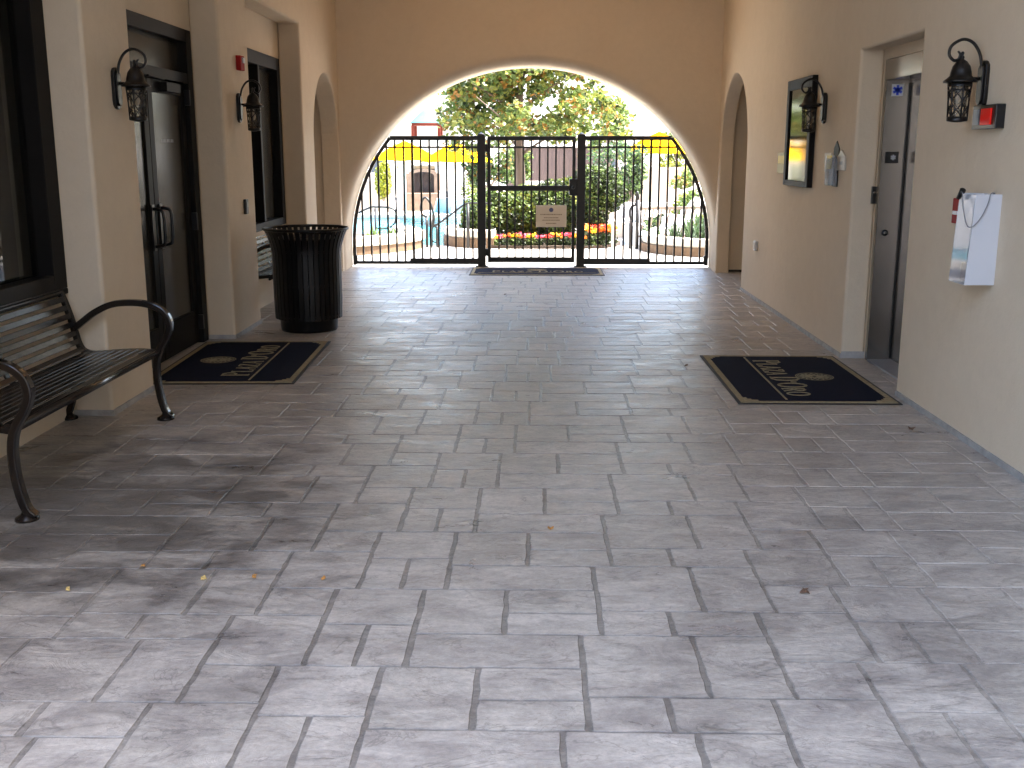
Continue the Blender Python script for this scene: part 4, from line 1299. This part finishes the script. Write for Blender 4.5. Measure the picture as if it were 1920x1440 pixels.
# round hedge mass: several shrubs
def shrub(label, x, y, z, blobs, n, size, mis, name='round_shrub', group=None, up=.2):
    t = empty(name, (x, y, z), label=label, cat='shrub', group=group)
    b = MB()
    for k in range(5):
        a = k * 1.3
        b.tube([(0.03 * math.cos(a), .03 * math.sin(a), -.05), (blobs[0][3] * .5 * math.cos(a), blobs[0][4] * .5 * math.sin(a), blobs[0][2])], [.02, .008], 5)
    b.build('stems', M['trunk'], t)
    b, ms = foliage(blobs, n, size, mis, up)
    b.build('foliage', ms, t)
    return t
G_ = 'shrubs of the round bed'
shrub('broad green shrub at the left end of the round bed behind the low wall', -.88, 18.85, .04, [(0, 0, .45, .42, .4, .42), (.1, .1, .7, .3, .3, .25), (-.2, 0, .3, .25, .3, .3)], 4600, .046, [('leaf', 4), ('leafd', 4), ('leafy', 1)], group=G_)
shrub('green shrub behind the pink flowers left of the tree trunk', -.30, 19.0, .04, [(0, 0, .48, .45, .4, .46), (.15, 0, .75, .3, .3, .25)], 4600, .046, [('leaf', 5), ('leafd', 3), ('leafy', 2)], group=G_)
shrub('dark green shrub directly behind the cream gate sign', .30, 19.0, .04, [(0, 0, .45, .42, .4, .48), (0, .1, .8, .3, .3, .28)], 4600, .046, [('leaf', 3), ('leafd', 5), ('leafy', 1)], group=G_)
shrub('bright yellow green shrub rising behind the gate latch', .62, 19.7, .04, [(0, 0, .60, .42, .4, .50), (-.4, .2, .62, .35, .3, .38)], 4200, .05, [('leafy', 5), ('leaf', 3)], group=G_)
shrub('large dark round shrub at the right end of the flower bed', 1.10, 18.9, .04, [(.02, 0, .92, .42, .42, .40), (-.12, -.1, .45, .30, .3, .42), (.2, .05, .75, .25, .3, .25), (-.15, .1, 1.12, .28, .3, .20)], 9500, .042, [('leafd', 6), ('leaf', 3)], group=G_)
# bedding flowers
def make_flower(kind, h):
    t = empty('flower_plant')
    b = MB()
    for k in range(60):
        a = random.uniform(0, 6.28); r = random.uniform(.0, .075)
        b.leaf((r * math.cos(a), r * math.sin(a), random.uniform(.0, h * .75)), .035, .5, 0)
    b.norecalc = True; b.build('leaves', M['leafd' if kind != 'f_yellow' else 'leaf'], t)
    b = MB()
    for k in range(5):
        a = random.uniform(0, 6.28); r = random.uniform(.01, .06); z = h * random.uniform(.8, 1.05)
        c = (r * math.cos(a), r * math.sin(a), z)
        for q in range(16):
            d = Vector((random.gauss(0, 1), random.gauss(0, 1), random.gauss(.5, .7))).normalized()
            b.leaf(Vector(c) + d * .020, .026, .3, 0, 1.2)
    b.norecalc = True; b.build('blooms', M[kind], t)
    return t
FN = {'f_red': 'red bedding flowers in the row along the hedge bed', 'f_orange': 'orange bedding flowers in the row along the hedge bed',
      'f_yellow': 'yellow bedding flowers in the row along the hedge bed', 'f_pink': 'pink bedding flowers in the row along the hedge bed'}
protos = {k: make_flower(k, .17) for k in FN}
used = {}
def put_flower(k, x, y, s=1.0):
    o = copy_tree(protos[k]) if k in used else protos[k]
    used[k] = 1
    o.location = (x, y, .04); o.rotation_euler = (0, 0, random.uniform(0, 6.28)); o.scale = (s, s, s)
    tag(o, FN[k].replace('in the row along the hedge bed', 'in the tall cluster at the right end of the bed' if s > 1.3 else ('at the left end of the row beside the gate hinge post' if x < -.25 else ('in the row right below the gate sign' if x > .05 else 'in the middle of the row below the mid gate pickets'))), 'flowers', 'bedding flowers before the hedge')
seq = ['f_red', 'f_yellow', 'f_yellow', 'f_pink', 'f_orange', 'f_red', 'f_yellow', 'f_orange', 'f_pink', 'f_yellow', 'f_yellow', 'f_pink', 'f_pink', 'f_red', 'f_red', 'f_yellow', 'f_orange', 'f_pink', 'f_red', 'f_yellow', 'f_yellow', 'f_orange', 'f_red', 'f_pink', 'f_red', 'f_yellow', 'f_orange', 'f_orange']
x = -.80
for k in seq[:22]:
    put_flower(k, x, 18.06 + random.uniform(-.05, .06), random.uniform(.8, 1.1)); x += .077
    if random.random() < .7: put_flower(random.choice(['f_pink', 'f_orange', 'f_yellow', 'f_red']), x - .03, 18.22 + random.uniform(-.03, .05), random.uniform(.8, 1.1))
for k, (x, y) in zip(['f_orange', 'f_yellow', 'f_orange', 'f_red', 'f_orange', 'f_yellow', 'f_red', 'f_orange', 'f_orange', 'f_yellow', 'f_orange', 'f_red', 'f_orange'],
                     [(.90, 18.1), (.98, 18.12), (1.06, 18.14), (1.14, 18.2), (1.22, 18.28), (.92, 18.3), (1.02, 18.32), (1.12, 18.36), (1.2, 18.42), (1.28, 18.5), (.97, 18.42), (1.3, 18.38), (1.08, 18.48)]):
    put_flower(k, x, y, random.uniform(1.4, 1.75))

# strap-leaved plants in the planters
def strap_plant(label, x, y, z, n, h, w, m='leafg', group=None, lean=.5, wide=.03):
    t = empty('strap_leaf_plant', (x, y, z), label=label, cat='plant', group=group)
    b = MB()
    for k in range(n):
        a = random.uniform(0, 6.28); L_ = h * random.uniform(.7, 1.1); le = random.uniform(.15, lean)
        base = Vector((random.uniform(-w, w), random.uniform(-w, w), 0))
        d = Vector((math.cos(a), math.sin(a), 0)); s_ = Vector((-math.sin(a), math.cos(a), 0))
        prev = None
        for q in range(6):
            tt = q / 5
            p = base + d * (L_ * le * tt ** 1.6) + Vector((0, 0, L_ * (tt - .35 * le * tt ** 2.5)))
            ww = wide * (1 - tt ** 2) * .5 + .001
            cur = (b.bm.verts.new(p - s_ * ww), b.bm.verts.new(p + s_ * ww))
            if prev: b.bm.faces.new((prev[0], prev[1], cur[1], cur[0]))
            prev = cur
    b.norecalc = True
    b.build('leaves', M[m], t)
    return t
gs = 'strap leaved plants in the planters'
for x, y, n, h, lab in ((-2.62, 17.35, 16, .34, 'tall strap leaved plant against the left edge of the arch'), (-2.38, 18.1, 14, .24, 'low strap leaved plant behind the left planter cap'),
                        (-2.15, 18.9, 12, .22, 'small strap leaved plant nearest the steps in the left planter')):
    strap_plant(lab, x, y, .13, n, h, .08, 'leaf', gs, .7, .045)
for x, y, n, h, lab in ((2.28, 17.7, 26, .42, 'first strap leaved plant right of the black rail post'), (2.52, 17.3, 34, .62, 'tall blue green strap leaved plant beside the right edge of the arch'),
                        (2.75, 17.9, 34, .70, 'rearmost strap leaved plant at the right edge of the arch'), (1.98, 18.3, 18, .30, 'low strap leaved plant just behind the black rail post')):
    strap_plant(lab, x, y, .12, n, h, .12, 'leafg', gs, .8, .035)

# hand rails and posts
def rail_thing(name, label, cat, loc, tubes, m='iron'):
    t = empty(name, loc, label=label, cat=cat)
    for nm, pts, r in tubes:
        b = MB(); b.tube(pts, r, 8); b.build(nm, M[m], t)
    return t
rail_thing('stair_newel', 'pair of dark bent newel posts at the top of the left steps', 'stair post', (-1.80, 18.1, 0),
           [('post', [(-.02, 0, 0), (-.02, 0, .50)], .024), ('post', [(.055, 0, 0), (.055, 0, .55)], .026),
            ('loop', smooth_curve([(-.02, 0, .50), (-.10, .02, .56), (-.12, .03, .68), (-.08, .03, .80), (-.02, .02, .82), (.05, .0, .72), (.085, 0, .60), (.10, 0, .45), (.06, 0, .28)], 5), .019)])
rail_thing('stair_rail', 'black sloping hand rail above the low wall left of the gate post', 'hand rail', (-1.62, 18.1, 0),
           [('post', [(-.03, 0, 0), (-.03, 0, .35)], .022), ('post', [(.50, -.1, 0), (.50, -.1, .73)], .026),
            ('hand_rail', smooth_curve([(-.12, .0, .30), (-.08, 0, .36), (.0, 0, .40), (.25, -.05, .58), (.45, -.1, .72), (.62, -.1, .745), (.9, -.1, .735)], 5), .017),
            ('loop', smooth_curve([(-.03, 0, .34), (-.13, 0, .33), (-.15, 0, .18), (-.10, 0, .10), (-.03, 0, .08)], 4), .013)])
rail_thing('ramp_newel', 'pair of tall dark newel posts at the top of the right ramp', 'stair post', (1.62, 17.9, 0),
           [('post', [(.07, 0, 0), (.07, 0, .80)], .030), ('post', [(-.045, 0, 0), (-.045, 0, .50)], .022),
            ('loop', smooth_curve([(-.045, 0, .50), (-.055, 0, .62), (-.02, 0, .70), (.03, 0, .72), (.05, 0, .84), (.055, 0, .93), (.08, 0, .84), (.07, 0, .70)], 5), .018)])
rail_thing('pool_rail', 'looped metal grab rail standing at the far pool edge', 'pool rail', (-4.0, 28.0, -1.0),
           [('post', [(-.15, 0, 0), (-.15, 0, 1.14)], .028), ('loop', smooth_curve([(-.85, 0, .90), (-.3, 0, 1.15), (-.1, 0, 1.17), (.18, 0, 1.16), (.36, 0, 1.08), (.38, 0, .86), (.30, 0, .70), (.12, 0, .62), (-.15, 0, .62)], 5), .026)])
t = empty('bollard_light', (1.31, 18.05, 0), label='short pale bollard with a round head beside the orange flowers', cat='bollard')
b = MB(); b.box(-.035, .035, -.03, .03, 0, .40); b.build('shaft', M['kerb'], t, bevel=.004)
b = MB(); b.lathe([(.03, .40), (.055, .415), (.06, .44), (.05, .465), (.02, .475)], 14); b.build('head', M['kerb'], t)
b = MB(); b.tube(smooth_curve([(.05, -.02, .44), (.18, -.02, .40), (.32, -.05, .37)], 4), .008, 5); b.build('chain', M['rail'], t)
# rail whose leaning bars are put in for shadow lines below a wall cap
t = empty('shadow_bar_rail', (1.80, 19.0, 0), label='taupe railing with leaning bars put in for shadow lines behind the right planter', cat='railing')
b = MB(); b.bar((0, 0, .60), (1.6, .3, .62), .05, .05); b.bar((0, 0, .12), (1.6, .3, .14), .03, .03); b.build('rail', M['rail'], t)
for k in range(11):
    b = MB(); x = .05 + k * .145; b.bar((x, x * .19, .12), (x + .09, (x + .09) * .19, .60), .022, .022); b.build('shadow_bar', M['rail'], t)

# ------------------------------------------------------------------ further off, on the pool level (z = -1)
Z1 = -1.0
# fireplace
t = empty('outdoor_fireplace', (-4.72, 48.0, Z1), label='white outdoor fireplace with an arched stone hearth beyond the pool', cat='fireplace')
b = MB()
b.box(-1.34, -.78, 0, 1.0, 0, 3.1); b.box(.30, 1.36, 0, 1.0, 0, 3.1); b.box(-.78, .30, 0, 1.0, 1.98, 3.1); b.box(-.78, .30, .5, 1.0, 0, 1.98)
b.build('chimney_block', M['house'], t)
b = MB()
arcp = [(-.24 - .62 * math.cos(math.pi * k / 12), 1.62 + .20 * math.sin(math.pi * k / 12)) for k in range(13)]
b.prism([(-1.0, 0), (-.74, 0), (-.74, 1.52)] + [(-.24 - .50 * math.cos(math.pi * k / 12), 1.52 + .17 * math.sin(math.pi * k / 12)) for k in range(13)] + [(.26, 1.52), (.26, 0), (.52, 0), (.52, 1.62)] + arcp[::-1] + [(-1.0, 1.62)], 'y', -.12, .02)
b.build('stone_surround', M['hearth'], t)
b = MB(); b.box(-.76, .28, .40, .48, 0, 1.8); b.build('firebox', M['soot'], t)
b = MB(); b.box(-1.05, .62, -.45, -.121, 0, .78); b.build('hearth_bench', M['hearth'], t, bevel=.02)
# umbrellas
def make_umbrella():
    t = empty('yellow_umbrella')
    b = MB()
    n = 8; Rr, zt, ze = 1.45, 3.00, 2.22
    apex = b.bm.verts.new((0, 0, zt)); ring = []
    for k in range(n * 2):
        a = math.pi * k / n; r = Rr if k % 2 == 0 else Rr * .955
        ring.append(b.bm.verts.new((r * math.cos(a), r * math.sin(a), ze + (0 if k % 2 == 0 else .03))))
    mid = []
    for k in range(n * 2):
        a = math.pi * k / n; r = Rr * .5
        mid.append(b.bm.verts.new((r * math.cos(a), r * math.sin(a), ze + (zt - ze) * .56)))
    for k in range(n * 2):
        b.bm.faces.new((apex, mid[k], mid[(k + 1) % (2 * n)])); b.bm.faces.new((mid[k], ring[k], ring[(k + 1) % (2 * n)], mid[(k + 1) % (2 * n)]))
    b.norecalc = True
    o = b.build('canopy', M['umbrella'], t)
    s = o.modifiers.new('s', 'SOLIDIFY'); s.thickness = .02
    b = MB(); b.tube([(0, 0, 0), (0, 0, 3.08)], .03, 8); b.build('pole', M['chairframe'], t)
    b = MB(); b.lathe([(.30, 0), (.30, .06), (.06, .09)], 16); b.build('base', M['kerb'], t)
    return t
u = make_umbrella()
for i, (x, y, s, lab) in enumerate(((-3.05, 42.0, .98, 'yellow umbrella just left of the gate post beyond the pool'), (-5.2, 43.5, 1.0, 'yellow umbrella farthest left in front of the white fireplace'), (4.95, 44.0, 1.12, 'yellow umbrella seen through the right fence panel'))):
    o = u if i == 0 else copy_tree(u)
    o.location = (x, y, Z1); o.scale = (s, s, s)
    tag(o, lab, 'umbrella', 'yellow pool umbrellas')
# loungers
def make_lounger():
    t = empty('pool_lounger')
    b = MB()
    for y in (-.32, .32):
        b.bar((-.2, y, .36), (1.25, y, .36), .04, .05); b.bar((-.2, y, .36), (-.75, y, .92), .04, .04)
        for x in (-.1, 1.1): b.bar((x, y, 0), (x, y, .36), .04, .04)
    b.build('frame', M['chairframe'], t)
    b = MB(); b.bar((-.2, 0, .40), (1.25, 0, .40), .60, .02); b.bar((-.2, 0, .40), (-.76, 0, .96), .60, .02); b.build('sling', M['chairmesh'], t)
    return t
lo_ = make_lounger()
for i, (x, y, a, lab) in enumerate(((-3.45, 39.5, 110, 'grey sling lounger in front of the hearth opening'), (-2.55, 38.5, 100, 'grey sling lounger right behind the stair rail'), (-3.6, 46.0, 80, 'grey sling lounger at the right foot of the fireplace'), (3.1, 33.0, 60, 'grey sling lounger by the far walk right of the round shrub'), (4.5, 34.5, 75, 'grey sling lounger beneath the right yellow umbrella'))):
    o = lo_ if i == 0 else copy_tree(lo_)
    o.location = (x, y, Z1); o.rotation_euler = (0, 0, R(a))
    tag(o, lab, 'lounger', 'loungers around the pool')
# boulders and low white walls right
def boulder(x, y, z, r, lab):
    b = MB()
    bmesh.ops.create_icosphere(b.bm, subdivisions=3, radius=r)
    rg = random.Random(int(x * 100))
    ph = [rg.uniform(0, 6) for _ in range(6)]
    for v in b.bm.verts:
        d = v.co.normalized()
        v.co *= 1 + .16 * math.sin(3 * d.x + ph[0]) * math.sin(3 * d.y + ph[1]) + .10 * math.sin(6 * d.z + ph[2] + 4 * d.x)
        v.co.z *= .7
    o = b.build('boulder', M['boulder'], loc=(x, y, z), smooth=True)
    tag(o, lab, 'boulder', 'pale boulders on the right bank')
for x, y, z, r, lab in ((3.3, 24.5, -.2, .55, 'pale boulder at the left foot of the right bank'), (4.05, 25.5, .1, .6, 'pale boulder in the middle of the right bank'), (4.7, 26.0, .45, .55, 'pale boulder at the upper right of the bank by the arch edge'),
                        (3.2, 30.5, -.3, .5, 'small pale boulder behind the others near the far walk'), (4.4, 29.5, .35, .5, 'rear pale boulder below the yellow umbrella')):
    boulder(x, y, z, r, lab)
b = MB(); b.prism([(2.6, 24.0), (8, 23.0), (8, 32), (2.6, 32)], 'z', Z1, -.35); b.build('bank', M['boulder'])['kind'] = 'structure'
def wall_seg(x0, x1, y, z1, lab, m='kerb', th=.3, z0=Z1):
    t = empty('garden_wall', (x0, y, z0), label=lab, cat='garden wall', group='low garden walls beyond the pool')
    b = MB(); b.box(0, x1 - x0, 0, th, 0, z1 - z0 - .1); b.build('wall_face', M['housetan'], t)
    b = MB(); b.box(-.04, x1 - x0 + .04, -.05, th + .05, z1 - z0 - .1, z1 - z0); b.build('wall_cap', M['house'], t)
wall_seg(-.6, 2.4, 38, .55, 'low tan wall with a white cap seen behind the gate mid rail')
wall_seg(2.0, 6.0, 44, .95, 'low tan wall with a white cap beyond the right round shrub')
wall_seg(1.4, 5.5, 33, .05, 'nearest low tan wall with a white cap right of the round shrub')
wall_seg(-12, -6.2, 47, .4, 'long low tan wall left of the fireplace')
# brown plank fence
t = empty('plank_fence', (-1.5, 58, Z1), label='tall brown plank fence behind the hedge bed', cat='fence')
b = MB()
for k in range(34): b.box(k * .155, k * .155 + .155, 0, .05 + .01 * (k % 2), 0, 2.75)
b.build('planks', M['plank'], t)
b = MB(); b.box(-.1, 5.4, -.05, .12, 2.75, 2.85); b.build('top_rail', M['house'], t)
# gazebo
t = empty('gazebo', (-7.9, 80, Z1), label='small pavilion with a teal roof and red posts far left above the fence', cat='gazebo')
b = MB(); b.lathe([(1.6, 4.55), (1.55, 4.60), (.7, 5.25), (.05, 5.7)], 4); o = b.build('roof', M['teal'], t); o.rotation_euler = (0, 0, R(45))
b = MB(); b.lathe([(1.45, 4.38), (1.45, 4.56)], 4); o = b.build('roof_beam', M['redpost'], t); o.rotation_euler = (0, 0, R(45))
for sx in (-1, 1):
    for sy in (-1, 1):
        b = MB(); b.box(sx * .95 - .1, sx * .95 + .1, sy * .95 - .1, sy * .95 + .1, 0, 4.38); b.build('post', M['redpost'], t)
# houses
def house(x, y, w, d, h, lab, m='house', cols=4, rows=2, roof=True, zr=.9):
    t = empty('apartment_building', (x, y, Z1), label=lab, cat='building', group='apartment buildings around the courtyard')
    b = MB(); b.box(-w / 2, w / 2, 0, d, 0, h); b.build('wall', M[m], t)
    if roof:
        b = MB(); b.prism([(-w / 2 - .5, h), (w / 2 + .5, h), (w / 2 - 1.0, h + zr), (-w / 2 + 1.0, h + zr)], 'y', -.5, d + .5); b.build('roof', M['rooftile'], t)
    for r in range(rows):
        for c in range(cols):
            cx = -w / 2 + w * (c + .5) / cols; cz = 1.2 + r * 3.0
            b = MB(); b.box(cx - .65, cx + .65, -.06, .02, cz, cz + 1.4); f = b.build('window', M['chairframe'], t)
            b = MB(); b.box(cx - .55, cx - .03, -.075, -.061, cz + .1, cz + 1.3); b.box(cx + .03, cx + .55, -.075, -.061, cz + .1, cz + 1.3); b.build('window_pane', M['window_dark'], f)
    return t
house(-9.5, 66, 13, 10, 3.3, 'cream building behind the fireplace on the left', cols=3, rows=1, roof=False)
house(8.5, 75, 14, 10, 5.0, 'cream building far behind the right garden trees', cols=2, rows=2, roof=False)
house(-1.0, 100, 12, 10, 8.6, 'tall cream building showing between the crown leaves', cols=3, rows=2, roof=False)
# garden trees and shrubs
def gtree(x, y, h, r, lab, mis, n=2200, size=.16, name='garden_tree', seed=1, z=Z1, bl=12):
    rg = random.Random(seed)
    bs = [(rg.uniform(-.6, .6) * r, rg.uniform(-.6, .6) * r, h * rg.uniform(.45, 1.0), r * rg.uniform(.3, .5), r * rg.uniform(.3, .5), r * rg.uniform(.22, .42)) for _ in range(bl)]
    lm = [[(0, 0, h * .35, .05 * r), (b_[0] * .6, b_[1] * .6, (h * .35 + b_[2]) / 2, .03 * r), (b_[0], b_[1], b_[2], .01)] for b_ in bs[:6]]
    tree(name, lab, 'tree', (x, y, z), [(0, 0, 0, .08 * r), (0, .02, h * .4, .06 * r), (.05, 0, h * .75, .02 * r)], lm, bs, n, size, mis, 'garden trees beyond the pool')
gtree(3.7, 55, 5.0, 1.25, 'slim bright green tree standing against the sky at the upper right', [('leafy', 3), ('leaf', 5)], 2600, .16, seed=3)
gtree(3.0, 40, 2.7, 1.2, 'blue green feathery tree behind the right fence panel top', [('leafg', 5), ('leaf', 2)], 2600, .10, seed=4)
gtree(6.5, 47, 3.2, 1.3, 'yellow green tree beside the arch edge at the right', [('leafy', 4), ('leafb', 3), ('leaf', 2)], 2600, .12, seed=5)
gtree(4.6, 31, 1.9, .9, 'green garden tree with orange tips behind the boulders', [('leafy', 4), ('leaf', 4), ('leafo', 1)], 2400, .08, seed=6)
gtree(3.15, 36, 2.35, .55, 'dark green garden tree directly right of the round shrub top', [('leafd', 4), ('leaf', 4)], 2400, .08, seed=7)
gtree(-1.9, 44, 3.0, 1.2, 'deep green tree behind the left gate post', [('leaf', 5), ('leafd', 3), ('leafo', 1)], 2600, .11, seed=8)
gtree(-6.6, 60, 3.4, 1.3, 'yellow green tree peeping over the fence below the red post', [('leafy', 4), ('leafb', 4)], 1800, .14, seed=9)
gtree(-.9, 46, 2.6, .8, 'mid green tree seen through the upper gate', [('leaf', 5), ('leafd', 2), ('leafy', 2)], 2600, .11, seed=10)
gtree(-9.0, 52, 3.3, 1.0, 'dark slim tree at the far left by the arch edge', [('leafd', 4), ('leaf', 3)], 1600, .12, seed=11)
def gshrub(x, y, z, r, h, lab, mis, n=1500, size=.07):
    shrub(lab, x, y, z, [(0, 0, h * .5, r, r, h * .5), (r * .3, 0, h * .75, r * .6, r * .6, h * .3)], n, size, mis, 'garden_shrub', 'garden shrubs beyond the pool')
gshrub(-6.45, 46, Z1 + .55, .38, 1.6, 'bright yellow shrub left of the white fireplace', [('leafb', 6), ('leafy', 2)], 2200, .07)
gshrub(1.2, 36, Z1, .8, 1.5, 'pale green shrub in front of the tan wall behind the gate', [('leaf', 4), ('leafy', 3)])
gshrub(0.0, 34, Z1, .7, 1.5, 'soft green shrub beside the tree trunk behind the gate', [('leaf', 4), ('leafg', 3)])
gshrub(3.0, 27, Z1, .4, 1.0, 'dark green shrub on the walk behind the tall newel posts', [('leafd', 4), ('leaf', 3)])
gshrub(3.5, 22.5, -.4, .35, .7, 'low light green shrub between the boulders', [('leafy', 4), ('leaf', 3)])
gshrub(4.0, 27.8, -.3, .5, .9, 'low green shrub across the upper bank', [('leafy', 3), ('leaf', 5)])
gshrub(-2.6, 46, Z1, .6, 1.7, 'rounded green shrub at the right of the fireplace', [('leaf', 4), ('leafy', 3)])

# ------------------------------------------------------------------ fallen leaves on the floor
for i, (x, y, s, m, lab) in enumerate((
    (.074, 4.362, .030, 'deadleaf', 'orange leaf scrap on the pale stones in the middle of the floor'),
    (-1.251, 3.783, .030, 'paleleaf', 'pale yellow leaf on the dark stained stones, left of the orange one'),
    (-1.069, 3.803, .028, 'deadleaf', 'orange leaf on the dark stained stones near the middle left'),
    (-.80, 3.793, .026, 'deadleaf', 'dull orange leaf on a joint at the edge of the stain'),
    (-1.524, 3.905, .024, 'deadleaf', 'faint orange leaf farthest back among the left leaves'),
    (-1.722, 3.667, .026, 'paleleaf', 'pale yellow leaf nearest the left edge of the photo'),
    (1.00, 3.706, .040, 'brownleaf', 'dark brown curled leaf on the right foreground stones'),
    (2.20, 6.10, .050, 'brownleaf', 'dark brown leaf near the foot of the right wall'),
    (1.147, 7.95, .040, 'brownleaf', 'reddish brown leaf beside the corner of the right mat'),
    (-.33, 12.02, .040, 'brownleaf', 'small brown leaf far down the passage before the gate'))):
    s *= .8
    b = MB()
    for k in range(3):
        a = random.uniform(0, 3.1)
        p = Vector((random.uniform(-.3, .3) * s, random.uniform(-.3, .3) * s, 0))
        e = Vector((math.cos(a), math.sin(a), .25)) * s * .6; q = Vector((-math.sin(a), math.cos(a), .1)) * s * .35
        v = [b.bm.verts.new(p + w) for w in (-e, q - Vector((0, 0, .0)), e + Vector((0, 0, s * .1)), -q)]
        b.bm.faces.new(v)
    b.norecalc = True
    o = b.build('fallen_leaf', M[m], loc=(x, y, .008))
    tag(o, lab, 'leaf', 'fallen leaves on the floor')
